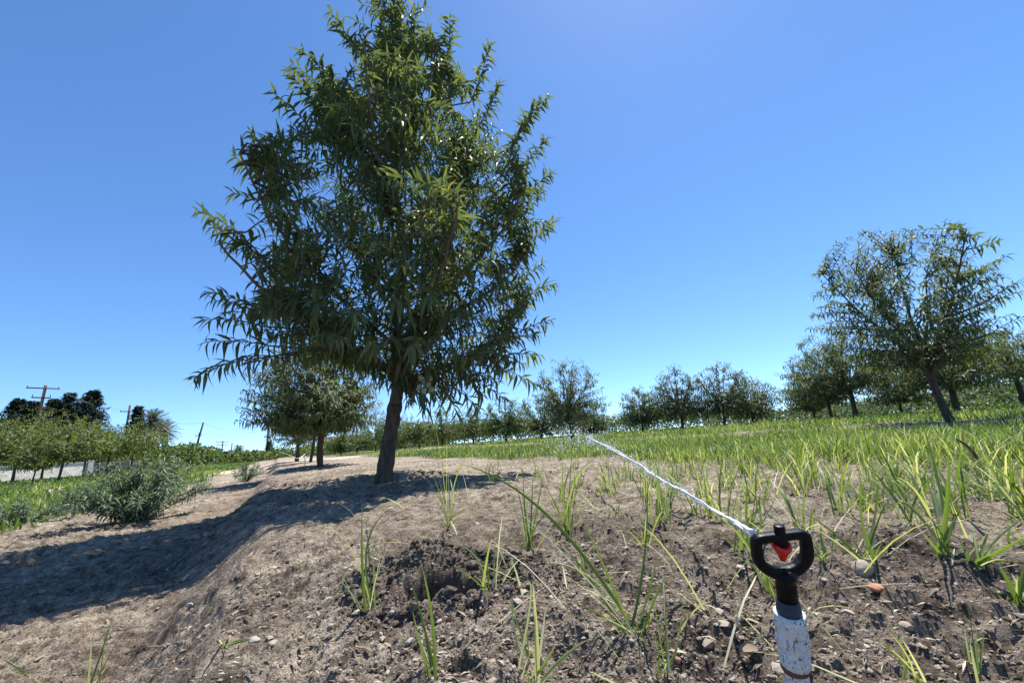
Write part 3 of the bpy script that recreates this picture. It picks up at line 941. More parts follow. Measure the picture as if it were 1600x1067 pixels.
# ------------------------------------------------------------------ utility poles
M_FPOST = ramp_mat('fence_post', [(0, (0.10, 0.10, 0.10)), (1, (0.14, 0.14, 0.14))], 0.6, 0.3)
INS = ramp_mat('insulator', [(0, (0.3, 0.3, 0.3)), (1, (0.4, 0.4, 0.4))], 0.4, 0.5)
WIRE = []
def pole(px, D, ty, label, arms, lean=0.0, r=0.11, cans=False, group='utility poles along the road'):
    bb = ground_at(px, D, 740)
    tp = pt(px, ty, D)
    ht = tp[2] - bb[2]
    root = thing('utility_pole', label, 'utility pole', bb, group)
    e = np.array([lean * ht, 0.0, ht])
    MB().add(*tube(np.array([bb - [0, 0, .2], bb + e * .5, bb + e]), [r * 1.15, r, r * .85], 9)).obj('pole', M_POLE, root)
    az = math.atan2(bb[0], bb[1])
    ax = np.array([math.cos(az) * .95, -math.sin(az) * .95, 0])
    for f, wd in arms:
        c = bb + e * f
        MB().add(*tube(np.array([c - ax * wd / 2, c, c + ax * wd / 2]) + np.array([0, -.12, 0]), r * .5, 6)).obj('crossarm', M_POLE, root)
        for q in (-.46, .46):
            p = c + ax * wd * q + np.array([0, -.12, 0])
            MB().add(*tube(np.array([p, p + [0, 0, .12], p + [0, 0, .24]]), [.015, .03, .02], 6)).obj('insulator', INS, root)
    if cans:
        c = bb + e * .34 + ax * .3
        MB().add(*tube(np.array([c - [0, 0, .3], c + [0, 0, .3]]), .2, 10)).obj('transformer', INS, root)
    return bb + e, ax
w0 = pole(40, 46, 601, 'nearest utility pole with two crossarms above the dark conifers', [(.965, 1.75), (.86, 1.0)], 0.015, .10)
w1 = pole(186, 56, 633, 'utility pole with one crossarm left of the slim conifer', [(.9, 1.2)], 0.0, .10)
w2 = pole(222, 70, 645, 'plain utility pole touching the left side of the palms', [(.8, .9)], 0.0, .10)
w3 = pole(297, 60, 661, 'bare leaning utility pole right of the palms', [], 0.18, .10)
w4 = pole(304, 75, 676, 'short thin pole right behind the bare leaning pole', [(.9, .8)], 0.0, .1)
w5 = pole(343, 120, 689, 'far utility pole with triple crossarms near the horizon', [(.95, 2.6), (.8, 2.4), (.55, 1.2)], 0.0, .13)
w6 = pole(358, 120, 692, 'far bare pole right of the triple crossarm pole', [], 0.0, .12)
w7 = pole(367, 125, 694, 'far pole with small side arm beside the tiny palm', [(.9, 1.6)], 0.0, .12)
w8 = pole(414, 62, 648, 'tall utility pole with a can beside the row trees', [(.5, .8)], 0.0, .13, True)
def wire(a, b, sag, label):
    u = np.linspace(0, 1, 24)[:, None]
    P = a * (1 - u) + b * u - np.array([0, 0, 1]) * sag * 4 * u * (1 - u)
    o = MB().add(*tube(P, 0.012, 4)).obj('power_line', INS, None, True, a)
    tag(o, label, 'wire', 'power lines between the poles')
ZD = np.array([0, 0, -.3])
wire(w0[0] + w0[1] * .7 + ZD, w1[0] + w1[1] * .7 + ZD * 1.5, .5, 'thin power line from the two crossarm pole to the pole by the slim conifer')
wire(w2[0] + ZD, w3[0], .5, 'thin power line from the palms to the bare leaning pole')
wire(w3[0], w8[0] + ZD, 1.2, 'sagging power line from the bare leaning pole to the tall far pole')
wire(w4[0], w8[0] + np.array([0, 0, -1.6]), .8, 'lower power line from the short thin pole to the tall far pole')

# ------------------------------------------------------------------ wall, fence, house
def pbox(o_name, mat, root, *a):
    return MB().add(*box(*a)).obj(o_name, mat, root, False)
M_WALL = ramp_mat('block_wall', [(0.3, (0.76, 0.66, 0.54)), (0.7, (0.86, 0.77, 0.65))], 0.9, 0.2, 2.0)
M_CAP = ramp_mat('wall_cap', [(0.3, (0.4, 0.37, 0.34)), (0.7, (0.52, 0.49, 0.46))], 0.9, 0.2, 3.0)
A = pt(-120, 740, 36); Bq = pt(131, 740, 40)
mid = (A + Bq) / 2
gz = hz(mid[0], mid[1])
zt = pt(66, 727, 39)[2]
ln = math.hypot(*(Bq - A)[:2]); ang = math.atan2(Bq[1] - A[1], Bq[0] - A[0])
root = thing('boundary_wall', 'pale masonry wall running behind the left orchard trees', 'wall', (mid[0], mid[1], gz))
hh = zt - gz
pbox('wall_panel', M_WALL, root, (mid[0], mid[1], gz + hh / 2 - .2), ln, .18, hh + .4, ang)
pbox('coping', M_CAP, root, (mid[0], mid[1], gz + hh + .043), ln + .05, .26, .08, ang)
pbox('pillar', M_CAP, root, (Bq[0] + .2 * math.cos(ang), Bq[1] + .2 * math.sin(ang), gz + hh / 2 - .1), .34, .34, hh + .5, ang)
A2 = pt(135, 740, 40.4); B2 = pt(215, 735, 43)
ln2 = math.hypot(*(B2 - A2)[:2]); ang2 = math.atan2(B2[1] - A2[1], B2[0] - A2[0])
root = thing('wire_fence', 'dark mesh fence continuing from the end of the pale wall', 'fence', (A2[0], A2[1], hz(A2[0], A2[1])))
M_MESH = ramp_mat('fence_slats', [(0.3, (0.05, 0.052, 0.05)), (0.7, (0.13, 0.13, 0.125))], 0.7, 0.3, 3.0)
npost = 6
for k in range(npost):
    p = A2 + (B2 - A2) * k / (npost - 1)
    g = hz(p[0], p[1])
    MB().add(*tube(np.array([[p[0], p[1], g - .2], [p[0], p[1], g + hh * .4], [p[0], p[1], g + hh * .95]]), .05, 7)).obj('post', M_FPOST, root)
mb = MB()
for k in range(110):
    p = A2 + (B2 - A2) * (k + .5) / 110
    g = hz(p[0], p[1])
    mb.add(*box((p[0], p[1] + .06, g + hh * .45), .085, .012, hh * .85, ang2 + .1))
mb.obj('slat_panel', M_MESH, root, False)
mb = MB()
for f in (.05, .5, .9):
    mb.add(*tube(np.array([[A2[0], A2[1] + .03, gz + hh * f], [(A2[0] + B2[0]) / 2, (A2[1] + B2[1]) / 2 + .03, gz + hh * f], [B2[0], B2[1] + .03, gz + hh * f]]), .022, 6))
mb.obj('rail', M_FPOST, root)

# far house with a brown roof
hb = ground_at(541, 60, 700)
root = thing('house', 'small far house with brown pitched roof beyond the dirt road', 'house', hb)
M_HW = ramp_mat('house_wall', [(0.3, (0.42, 0.38, 0.33)), (0.7, (0.5, 0.46, 0.4))], 0.9, 0.2, 2.0)
M_ROOF = ramp_mat('house_roof', [(0.3, (0.14, 0.09, 0.065)), (0.7, (0.22, 0.15, 0.11))], 0.9, 0.2, 4.0)
hw_ = 2.0
pbox('wall', M_HW, root, hb + [0, 0, .65], 5.0, 3.4, 1.5, .3)
c_, s_ = math.cos(.3), math.sin(.3)
V = np.array([[-2.9, -2.1, 1.32], [2.9, -2.1, 1.32], [2.9, 2.1, 1.32], [-2.9, 2.1, 1.32], [-2.9, 0, 2.15], [2.9, 0, 2.15], [-2.9, -2.1, 1.42], [2.9, -2.1, 1.42], [2.9, 2.1, 1.42], [-2.9, 2.1, 1.42]])
V = np.stack([V[:, 0] * c_ - V[:, 1] * s_, V[:, 0] * s_ + V[:, 1] * c_, V[:, 2]], 1) + hb
MB().add(V, [np.array([[0, 3, 2, 1], [6, 7, 5, 4], [8, 9, 4, 5], [0, 1, 7, 6], [2, 3, 9, 8], [1, 2, 8, 7], [3, 0, 6, 9]]), np.array([[6, 4, 9], [7, 8, 5]])]).obj('roof', M_ROOF, root, False)
M_GLASS = ramp_mat('window_glass', [(0, (0.03, 0.035, 0.04)), (1, (0.04, 0.045, 0.05))], 0.1, 0.5)
for dx in (-1.3, 1.1):
    c = hb + np.array([dx * c_ + 1.71 * s_, dx * s_ - 1.71 * c_, .8])
    pbox('window', M_GLASS, root, c, .9, .06, .6, .3)

# far treeline that reads as one mass
def treeline(name, pxs, D0, D1, ytops, label, n, seed, mat):
    rs = np.random.default_rng(seed)
    px = rs.uniform(pxs[0], pxs[-1], n)
    D = rs.uniform(D0, D1, n)
    py = np.interp(px, pxs, ytops) + 9 * (vnoise(px / 16.0, D / 6.0, seed) - .35)
    d = np.stack([(px - 800) / F, -(py - 533.5) / F, -np.ones(n)], 1) @ R.T
    P = CAM + d * (D / np.hypot(d[:, 0], d[:, 1]))[:, None]
    g = macro(P[:, 0], P[:, 1])
    P[:, 2] = g + (P[:, 2] - g) * rs.random(n) ** 0.75
    k = D / 40
    V, Fc = leaves(P, rs.normal(0, 1, (n, 3)) + [0, 0, .3], rs.normal(0, .6, (n, 3)) + [0, 0, 1], rs.uniform(.22, .45, n) * k, rs.uniform(.12, .22, n) * k, .2, False)
    o = MB().add(V, Fc, np.repeat(rs.random(n) ** 1.3 * (.8 if 'hedge' in name else .4), 9)).obj(name, mat)
    tag(o, label, 'treeline', None, 'stuff')
treeline('far_hedge', [150, 220, 300, 360, 440, 520, 600, 700], 44, 58, [700, 702, 694, 706, 702, 690, 690, 688], 'dense low green hedge along the far side of the dirt road', 9000, 1, M_GREENTREE)
treeline('far_orchard', [600, 760, 900, 960, 1080, 1220, 1300, 1450, 1540, 1680], 30, 50, [662, 658, 652, 652, 640, 640, 634, 614, 598, 594], 'distant dark orchard rows behind the field on the right', 17000, 2, M_ALMOND)

# ------------------------------------------------------------------ sprinkler
def lathe(prof, seg=28, notch=None):
    prof = np.asarray(prof, float)
    a = np.linspace(0, 2 * math.pi, seg, endpoint=False)
    V = np.stack([prof[:, 0, None] * np.cos(a), prof[:, 0, None] * np.sin(a), prof[:, 1, None] + 0 * a], -1)
    if notch is not None:
        V[..., 2] += notch(prof[:, 0, None] + 0 * a, a[None] + 0 * prof[:, :1], prof[:, 1, None] + 0 * a)
    n = len(prof)
    i, j = np.meshgrid(np.arange(n - 1), np.arange(seg), indexing='ij')
    q = np.stack([i * seg + j, i * seg + (j + 1) % seg, (i + 1) * seg + (j + 1) % seg, (i + 1) * seg + j], -1).reshape(-1, 4)
    return V.reshape(-1, 3), q
def plastic(name, c, rough, spec=0.5, speck=False):
    m, n, l, p = new_mat(name)
    tc = n.new('ShaderNodeTexCoord').outputs['Object']
    t = noise(n, l, 220, 5, tc)
    r = ramp(n, [(0.3, tuple(x * 0.8 for x in c)), (0.7, tuple(min(x * 1.15, .9) for x in c))])
    l.new(t.outputs[0], r.inputs[0])
    col = r.outputs[0]
    if speck:
        mp = n.new('ShaderNodeMapping'); mp.inputs['Scale'].default_value = (1, 1, 0.6)
        l.new(tc, mp.inputs[0])
        v = noise(n, l, 520, 3, mp.outputs[0], 0.5)
        k = ramp(n, [(0.575, (0, 0, 0)), (0.615, (1, 1, 1))])
        l.new(v.outputs[0], k.inputs[0])
        pm = noise(n, l, 45, 3, tc)
        pk = ramp(n, [(0.30, (0, 0, 0)), (0.46, (1, 1, 1))])
        l.new(pm.outputs[0], pk.inputs[0])
        mm = n.new('ShaderNodeMath'); mm.operation = 'MULTIPLY'
        l.new(k.outputs[0], mm.inputs[0]); l.new(pk.outputs[0], mm.inputs[1])
        col = mixc(n, l, mm.outputs[0], col, (0.06, 0.045, 0.035))
        v2 = noise(n, l, 60, 6, tc, 0.6)
        k2 = ramp(n, [(0.5, (0, 0, 0)), (0.8, (1, 1, 1))])
        l.new(v2.outputs[0], k2.inputs[0])
        col = mixc(n, l, k2.outputs[0], col, (0.55, 0.52, 0.47))
    l.new(col, p.inputs['Base Color'])
    p.inputs['Roughness'].default_value = rough
    p.inputs['Specular IOR Level'].default_value = spec
    b = n.new('ShaderNodeBump'); b.inputs['Strength'].default_value = 0.15; b.inputs['Distance'].default_value = 0.0006
    l.new(t.outputs[0], b.inputs['Height']); l.new(b.outputs[0], p.inputs['Normal'])
    return m
M_BLACK = plastic('black_plastic', (0.005, 0.005, 0.006), 0.42, 0.16)
M_NAVY = plastic('grey_navy_plastic', (0.028, 0.031, 0.05), 0.45)
M_RED = plastic('red_plastic', (0.62, 0.018, 0.012), 0.3)
M_PVC = plastic('white_pvc', (0.66, 0.65, 0.62), 0.55, 0.4, True)
M_RUST = plastic('rust_band', (0.17, 0.075, 0.045), 0.8, 0.2)
SPK = {}
def sprinkler():
    PX = 0.35 / F
    top = ptd(1219, 837, 0.35)
    bot = ptd(1247, 1075, 0.35 - 0.0)
    Z = top - bot
    Z = Z / np.linalg.norm(Z)
    X = R[:, 0] - Z * (R[:, 0] @ Z)
    X = X / np.linalg.norm(X)
    Y = np.cross(Z, X)
    Mx = np.stack([X, Y, Z], 1)
    def W(V):                                                    # pixel-scaled local frame -> world
        return top + (np.asarray(V, float) * PX) @ Mx.T
    g = hz(bot[0], bot[1])
    foot = top - Z * ((top[2] - g + 0.03) / Z[2])
    deep = -(np.linalg.norm(top - foot)) / PX
    root = thing('sprinkler', 'black micro sprinkler with red spinner on a white speckled riser pipe', 'sprinkler', (foot[0], foot[1], g))
    SPK['W'] = W
    def part(name, mat, V, q, parent=root, smooth=True, bevel=0.0):
        mb = MB(); mb.add(W(V), q)
        o = mb.obj(name, mat, root, smooth)
        if parent is not root:
            o.parent = parent
        return o
    # bridge frame: one swept closed loop with rounded corners
    loop = np.array([(-33, 0), (0, 0), (33, 0), (38, -3.5), (39, -10), (39, -28), (37, -37), (31, -45), (20, -53), (8, -57), (-8, -57), (-20, -53), (-31, -45), (-37, -37), (-39, -28), (-39, -10), (-38, -3.5)], float)
    for _ in range(2):
        nx = np.roll(loop, -1, 0)
        loop = np.stack([loop * .86 + nx * .14, loop * .14 + nx * .86], 1).reshape(-1, 2)
    T = norm(np.roll(loop, -1, 0) - np.roll(loop, 1, 0))
    Nn = np.stack([-T[:, 1], T[:, 0]], 1)
    m = len(loop)
    sec = []
    for a in np.linspace(0, 2 * math.pi, 16, endpoint=False):
        c, s = math.cos(a), math.sin(a)
        c, s = np.sign(c) * abs(c) ** .5, np.sign(s) * abs(s) ** .5
        hw = np.interp(loop[:, 1], [-57, -45, -20, 0], [9.0, 8.4, 7.4, 6.6])
        sec.append(np.stack([loop[:, 0] + Nn[:, 0] * c * hw, np.full(m, s * 8.0), loop[:, 1] + Nn[:, 1] * c * hw], 1))
    V = np.stack(sec, 1).reshape(-1, 3)
    i, j = np.meshgrid(np.arange(m), np.arange(16), indexing='ij')
    q = np.stack([i * 16 + j, i * 16 + (j + 1) % 16, ((i + 1) % m) * 16 + (j + 1) % 16, ((i + 1) % m) * 16 + j], -1).reshape(-1, 4)
    part('bridge_frame', M_BLACK, V, q)
    part('cap_stud', M_BLACK, *lathe([(0, 17), (6.6, 17), (7.6, 16.2), (7.8, 15), (8, 3), (9, -4), (10.5, -9), (9.5, -13), (5, -14.5), (0, -14.5)], 24))
    SL = .83
    def slim(prof):
        return [(r_ * SL, z_) for r_, z_ in prof]
    # red spinner with two raised lobes
    notch = lambda r, a, z: np.where((z > -22) & (r > 8), 5.0 * np.cos(a) ** 2 - 2.0, 0)
    part('spinner', M_RED, *lathe(slim([(0, -13), (5, -13), (10, -13.5), (14.5, -13), (16.2, -14.5), (16.8, -17.5), (15.6, -20.5), (12, -24), (8.8, -29), (6.6, -34), (5.4, -37.5), (3.5, -39), (0, -39.4)]), 36, notch))
    part('nozzle', M_BLACK, *lathe(slim([(0, -52), (12, -52), (19, -56), (19.4, -62), (17.6, -67), (16.4, -70), (16.2, -73), (17.2, -75), (17.5, -80), (17.5, -100.5), (0, -101)]), 32))
    ad = part('adapter', M_NAVY, *lathe(slim([(0, -99.5), (17.6, -99.5), (18.6, -101), (19.2, -112), (20.4, -113), (20.8, -116), (20.8, -122), (0, -122)]), 32))
    for a in np.linspace(0, 2 * math.pi, 12, endpoint=False):
        pass
    rib = MB()
    for z0 in (-103.5, -107.5, -111.0):
        V, q = lathe(slim([(18.4, z0 + 1), (20.0, z0 + .6), (20.0, z0 - .6), (18.6, z0 - 1)]), 32)
        rib.add(W(V), q)
    o = rib.obj('thread', M_NAVY, root)
    cp = part('coupling', M_PVC, *lathe(slim([(20.5, -119.8), (25.2, -119.8), (26, -120.8), (26.3, -149), (25.6, -150), (25.6, -151), (26.6, -152), (26.6, -172), (26.0, -173.2), (24.2, -173.6), (24.2, -175), (25.2, -176), (25.6, -199), (24.6, -201), (20, -201.4)]), 40))
    part('riser_pipe', M_PVC, *lathe(slim([(20.3, -190), (20.3, -230), (20.3, -260), (20.3, deep)]), 36))
    bandm = lambda r, a, z: 2.0 * np.sin(a * 1.0 + 2.2)
    part('band', M_RUST, *lathe(slim([(20.8, -200.5), (24.5, -201.6), (24.8, -206), (22.2, -210.5), (20.6, -211.5)]), 36, bandm))
    # torn tape end hanging at the right
    tail = np.array([(16.8, -4, -205), (20, -6, -206), (21, -6, -222), (19, -5, -232), (17, -4, -226)], float)
    tl = np.concatenate([tail, tail + [0, 4, 0]])
    part('band_tail', M_NAVY, tl, [np.array([[0, 1, 2, 3, 4]]), np.array([[9, 8, 7, 6, 5]]), np.array([[k, k + 5, (k + 1) % 5 + 5, (k + 1) % 5] for k in range(5)])], smooth=False)
sprinkler()

# water
def water_mat():
    m, n, l, p = new_mat('water')
    p.inputs['Base Color'].default_value = (0.93, 0.94, 0.95, 1)
    p.inputs['Roughness'].default_value = 0.25
    p.inputs['IOR'].default_value = 1.33
    p.inputs['Transmission Weight'].default_value = 0.15
    tc = n.new('ShaderNodeTexCoord').outputs['Object']
    t = noise(n, l, 160, 4, tc)
    b = n.new('ShaderNodeBump'); b.inputs['Strength'].default_value = 0.8; b.inputs['Distance'].default_value = 0.003
    l.new(t.outputs[0], b.inputs['Height']); l.new(b.outputs[0], p.inputs['Normal'])
    return m
M_WATER = water_mat()
def jet():
    rs = np.random.default_rng(3)
    # nozzle exit behind the frame's left corner; the stream flies away from the camera
    keys = [(1176, 833, .365), (1140, 811, .46), (1090, 781, .62), (1040, 752, .82), (990, 722, 1.08), (950, 698, 1.40), (915, 682, 1.85)]
    P = smooth_path(np.array([ptd(*k) for k in keys]), 90)
    root = thing('water_jet', 'white stream of water shooting from the sprinkler to the upper left', 'water', P[0])
    mb = MB()
    u = np.linspace(0, 1, 90)
    T, S, U = frame_path(P)
    wob = fbm(u * 22, u * 0, 5, 3) - .5
    for k, (amp, ph, rr) in enumerate([(.55, 0.0, 1.0), (.7, 2.2, .8), (.8, 4.1, .65)]):
        rad = np.interp(u, [0, .15, .5, .85, 1], [.0024, .0015, .0015, .0018, .0006]) * rr * (1 + 0.5 * (vnoise(u * (30 + 9 * k), u * 0, 7 + k) - .5))
        off = rad * amp * (1 + 4.0 * u * vnoise(u * 14, u * 0, 19 + k))
        ang = ph + 7 * fbm(u * 9, u * 0 + k, 17, 2) + 5 * u
        Q = P + S * (off * np.cos(ang))[:, None] + U * (off * np.sin(ang) + wob * .003 * u)[:, None]
        mb.add(*tube(Q, rad, 10))
    mb.obj('stream', M_WATER, root)
    n = 600
    f = .3 + .7 * rs.random(n) ** .6
    base = np.stack([np.interp(f, u, P[:, c]) for c in range(3)], 1)
    Q = base + rs.normal(0, 1, (n, 3)) * (0.0025 + .016 * f ** 2)[:, None]
    n2 = 480
    g2 = rs.random(n2)
    fly = np.stack([np.interp(g2, [0, .3, .65, 1], [ptd(*k)[c] for k in ((930, 690, 1.7), (900, 681, 2.1), (872, 688, 2.6), (850, 705, 3.0))]) for c in range(3)], 1)
    Q2 = fly + rs.normal(0, 1, (n2, 3)) * (.015 + .07 * g2)[:, None]
    Vv, Fv = lumps(np.concatenate([Q, Q2]), np.concatenate([rs.uniform(.0006, .0018, n), rs.uniform(.001, .0042, n2)]), 1.0, .15, rs)
    o = MB().add(Vv, Fv).obj('droplets', M_WATER, root)
    o['kind'] = 'stuff'
jet()
# far sprinkler in the same row with its own thin jet
fb = ground_at(481, 9.5)
root = thing('sprinkler', 'tiny far sprinkler riser by the row tree trunks with a thin jet', 'sprinkler', fb)
MB().add(*tube(fb + np.array([[0, 0, -.03], [0, 0, .1], [0, 0, .2]]), .012, 8)).obj('riser_pipe', M_PVC, root)
MB().add(*tube(fb + np.array([[0, 0, .2], [0, 0, .22], [0, 0, .25]]), [.012, .025, .01], 8)).obj('nozzle', M_BLACK, root)
P = smooth_path(np.array([fb + [0, 0, .23], pt(466, 716, 9.3), pt(450, 710, 9.2), pt(436, 706, 9.1)]), 20)
tag(MB().add(*tube(P, np.linspace(.005, .003, 20), 6)).obj('water_jet', M_WATER, None, True, P[0]), 'faint thin water jet beside the far row tree trunks', 'water')

# ------------------------------------------------------------------ grass and weeds
def scatter_polar(n, a0, a1, r0, r1, p, rs):
    a = RAD(1) * rs.uniform(a0, a1, n)
    q = rs.random(n)
    r = (r0 ** (1 - p) + q * (r1 ** (1 - p) - r0 ** (1 - p))) ** (1 / (1 - p))
    return r * np.sin(a), r * np.cos(a), r
def field(name, a0, a1, r0, r1, n, seed, label, side, hmu, wmul=1.0, vmu=.55, straw=.12):
    rs = np.random.default_rng(seed)
    x, y, r = scatter_polar(n, a0, a1, r0, r1, 1.35, rs)
    s, t = st(x, y)
    keep = (rs.random(n) < grass_mask(x, y) ** 1.5) & ((s > 0) if side > 0 else (s < 0))
    keep &= rs.random(n) < 0.25 + 0.75 * sstep(.32, .55, fbm(x * 2.1, y * 2.1, 121, 3))
    x, y, r = x[keep], y[keep], r[keep]
    n = len(x)
    P = np.stack([x, y, H(x, y) - .005], 1)
    tall = 0.7 + 0.7 * fbm(x * 1.3, y * 1.3, 131, 3)
    L = hmu * tall * rs.uniform(.5, 1.5, n)
    W = (0.0032 + 0.0009 * r) * wmul * rs.uniform(.7, 1.4, n)
    V, Fc = blades(P, rs.uniform(0, 6.283, n), L, W, np.abs(rs.normal(.15, .2, n)), rs.uniform(.1, 1.5, n))
    v = np.clip(rs.normal(vmu, .2, n) + (fbm(x * .9, y * .9, 141, 3) - .5) * .9, .05, .85)
    v = np.where(rs.random(n) < straw, rs.uniform(.85, 1, n), v)
    o = MB().add(V, Fc, np.repeat(v, 10)).obj(name, M_GRASS)
    tag(o, label, 'grass', None, 'stuff')
field('field_grass', -22, 62, 2.4, 30, 150000, 5, 'bright green grass covering the field right of the berm', 1, .10)
field('meadow_grass', -66, -20, 3.2, 34, 95000, 6, 'low green grass and broad leaved weeds left of the berm', -1, .095, 1.5, .5, .04)

# sedge clumps: hero plants, each blade a bent strip with a fold
def hero(label, base, tips, name='sedge_plant', group='sedge plants growing on the bare berm', seed=0):
    rs = np.random.default_rng(seed + int(base[0]))
    B = gp(*base)
    root_o = B - [0, 0, .004]
    mb = MB()
    tops = np.array([q[:2] for q in tips], float)
    more = []
    for k in range(len(tips) // 2 + 3):
        q = tops[rs.integers(len(tops))]
        f = rs.uniform(.35, .95)
        e = np.array(base) + (q - np.array(base)) * f + rs.normal(0, 14, 2)
        more.append((e[0], min(e[1], base[1] - 12), None, None, rs.uniform(2.2, 4.5), rs.choice([.35, .5, .7, .93, .96, .98])))
    for tp in list(tips) + more:
        x, y = tp[0], tp[1]
        cx, cy = (tp[2], tp[3]) if len(tp) > 3 and tp[2] is not None else (None, None)
        wmm = tp[4] if len(tp) > 4 else 6.5
        v = tp[5] if len(tp) > 5 else rs.uniform(.35, .7)
        dd = rs.uniform(-.10, .10) * B[1]
        def at(px, py, k):
            d = ray(px, py)
            return CAM + d * ((B[1] + dd * k) / d[1])
        T = at(x, y, 1.0)
        S = B + np.append(rs.normal(0, .006, 2), -.006)
        if cx is None:
            Cc = S * .45 + T * .55 + [0, 0, .10 * np.linalg.norm(T - S)]
        else:
            m = at(cx, cy, .5)
            Cc = 2 * m - (S + T) / 2
        P = bez(S, Cc, T, 16)
        Tn = norm(np.gradient(P, axis=0))
        view = norm(CAM[None] - P)
        Sd = norm(np.cross(Tn, view + rs.normal(0, .45, 3)))
        Nn = np.cross(Sd, Tn)
        u = np.linspace(0, 1, 16)
        hw = wmm * .0003 * np.interp(u, [0, .12, .45, .8, 1], [.75, 1.0, .9, .5, .03])[:, None]
        V = np.stack([P - Sd * hw + Nn * hw * .5, P, P + Sd * hw + Nn * hw * .5], 1).reshape(-1, 3)
        i, j = np.meshgrid(np.arange(15), np.arange(2), indexing='ij')
        q = np.stack([i * 3 + j, i * 3 + j + 1, (i + 1) * 3 + j + 1, (i + 1) * 3 + j], -1).reshape(-1, 4)
        vv = np.clip(v + np.interp(u, [0, .15, .9, 1], [.12, 0, 0, .25]), 0, 1)
        mb.add(V, q, np.repeat(vv, 3))
    o = mb.obj(name, M_GRASS, None, True, B)
    tag(o, label, 'sedge', group)
N_ = None
hero('big sedge at bottom centre with one blade arching far to the upper left', (996, 1002), [(716, 724, 850, 800, 7), (880, 850, 930, 915, 6), (1012, 742, 1006, 880, 6, .4), (830, 880, 920, 900, 4, .9), (1023, 952, 1012, 975, 6, .85), (936, 952, 962, 985, 4, .97), (1003, 935, N_, N_, 4, .95), (905, 800, 950, 900, 5), (1030, 850, 1014, 925, 4, .3)])
hero('pair of upright sedge blades rising from the bottom edge left of the burrow', (686, 1080), [(658, 880, 676, 970, 6.5, .62), (645, 955, 660, 1015, 6, .68)])
hero('lone sedge with three arms left of the burrow, one blade bowed left', (571, 973), [(566, 786, 566, 880, 6.5, .45), (500, 820, 548, 858, 4.5, .88), (617, 790, 574, 850, 5, .7), (520, 868, 548, 925, 3, .6)])
hero('short pale sedge growing on the burrow mound', (771, 945), [(768, 842, N_, N_, 6, .8), (784, 872, N_, N_, 4, .85), (690, 846, 742, 868, 4.5, .9), (778, 810, 773, 880, 3, .9), (745, 900, 760, 918, 3, .95)])
hero('sedge with spreading blades at the edge of the tree shadow', (702, 822), [(676, 738, 690, 780, 6, .6), (700, 738, N_, N_, 6, .5), (752, 692, 715, 740, 6, .8), (718, 752, N_, N_, 5, .5), (668, 765, 690, 795, 4, .8), (790, 800, 740, 790, 4, .75), (810, 788, 745, 800, 3.5, .85)])
hero('pair of very tall thin grass stems in front of the almond cluster', (697, 790), [(680, 620, 682, 700, 2.6, .35), (686, 634, 690, 710, 2.6, .35), (683, 740, N_, N_, 3, .8)])
hero('dense upright sedge with broad blades in the middle of the berm', (825, 872), [(818, 735, 820, 800, 8, .35), (832, 742, 830, 810, 8, .45), (806, 752, 818, 815, 6, .5), (850, 742, 838, 800, 7, .4), (792, 825, 808, 848, 4, .25), (870, 790, 842, 815, 5, .6), (838, 800, N_, N_, 6, .6)])
hero('upright sedge with crossing blades right of the dense one', (886, 836), [(879, 700, 880, 770, 7, .55), (903, 735, 893, 780, 7, .5), (860, 770, 874, 800, 6, .5), (930, 725, 897, 755, 6, .85), (895, 680, 890, 760, 5, .4), (845, 742, 868, 790, 5, .5), (965, 705, 905, 740, 5, .85)])
hero('small stiff bright sedge below the crossing blades', (909, 902), [(905, 840, N_, N_, 8, .8), (914, 858, N_, N_, 7, .75), (902, 930, 903, 915, 3, .9)])
hero('pale bleached sedge with curling blades at the bottom edge', (835, 1085), [(800, 925, 808, 1000, 6, .93), (832, 908, 838, 985, 7, .96), (853, 945, 846, 1000, 5, .95), (925, 995, 876, 1030, 6, .9), (815, 915, 830, 930, 4, .95), (868, 1006, 850, 1040, 6, .75), (885, 1050, 860, 1060, 7, .8), (800, 1040, 818, 1058, 4, .95)])
hero('group of thin dark sedge blades at the bottom edge right of centre', (1042, 1085), [(1039, 890, 1040, 985, 4.5, .3), (1067, 908, 1060, 1000, 3.5, .75), (1001, 990, 1016, 1040, 5, .35), (1022, 985, 1030, 1040, 4, .35), (1100, 1045, 1065, 1060, 4, .85), (1016, 900, 1030, 990, 2.5, .5)])
hero('upright sedge with pale drooping blades left of the water stream', (1011, 862), [(1007, 738, 1010, 800, 7, .65), (1014, 780, N_, N_, 6, .93), (997, 802, N_, N_, 6, .8), (1046, 852, 1035, 800, 4.5, .85), (940, 850, 965, 815, 4.5, .9), (1002, 825, N_, N_, 5, .75), (956, 880, 970, 828, 3, .9), (1080, 870, 1045, 842, 4, .8)])
hero('short bright sedge seen through the gap right of the sprinkler', (1291, 892), [(1283, 818, 1285, 850, 8, .78), (1273, 850, N_, N_, 5, .6), (1240, 810, 1265, 850, 5, .45), (1268, 835, N_, N_, 4, .6), (1300, 860, N_, N_, 4, .7)])
hero('tall wide bladed sedge right of the brown stone', (1478, 882), [(1437, 650, 1466, 760, 11, .3), (1481, 702, 1480, 790, 9, .62), (1452, 760, 1466, 815, 8, .7), (1430, 770, 1458, 800, 6, .88), (1398, 745, 1440, 780, 5, .92), (1500, 800, N_, N_, 6, .5), (1398, 800, 1420, 790, 6, .55), (1520, 770, 1492, 810, 5, .7), (1440, 830, 1462, 855, 7, .5)])
hero('thin spread sedge directly behind the brown stone', (1352, 884), [(1344, 752, 1348, 820, 6, .5), (1372, 748, 1366, 815, 6, .4), (1388, 778, 1366, 830, 5, .45), (1280, 790, 1325, 805, 5, .9), (1392, 838, 1368, 852, 5, .5), (1325, 822, N_, N_, 4, .7), (1250, 800, 1300, 830, 4.5, .35)])
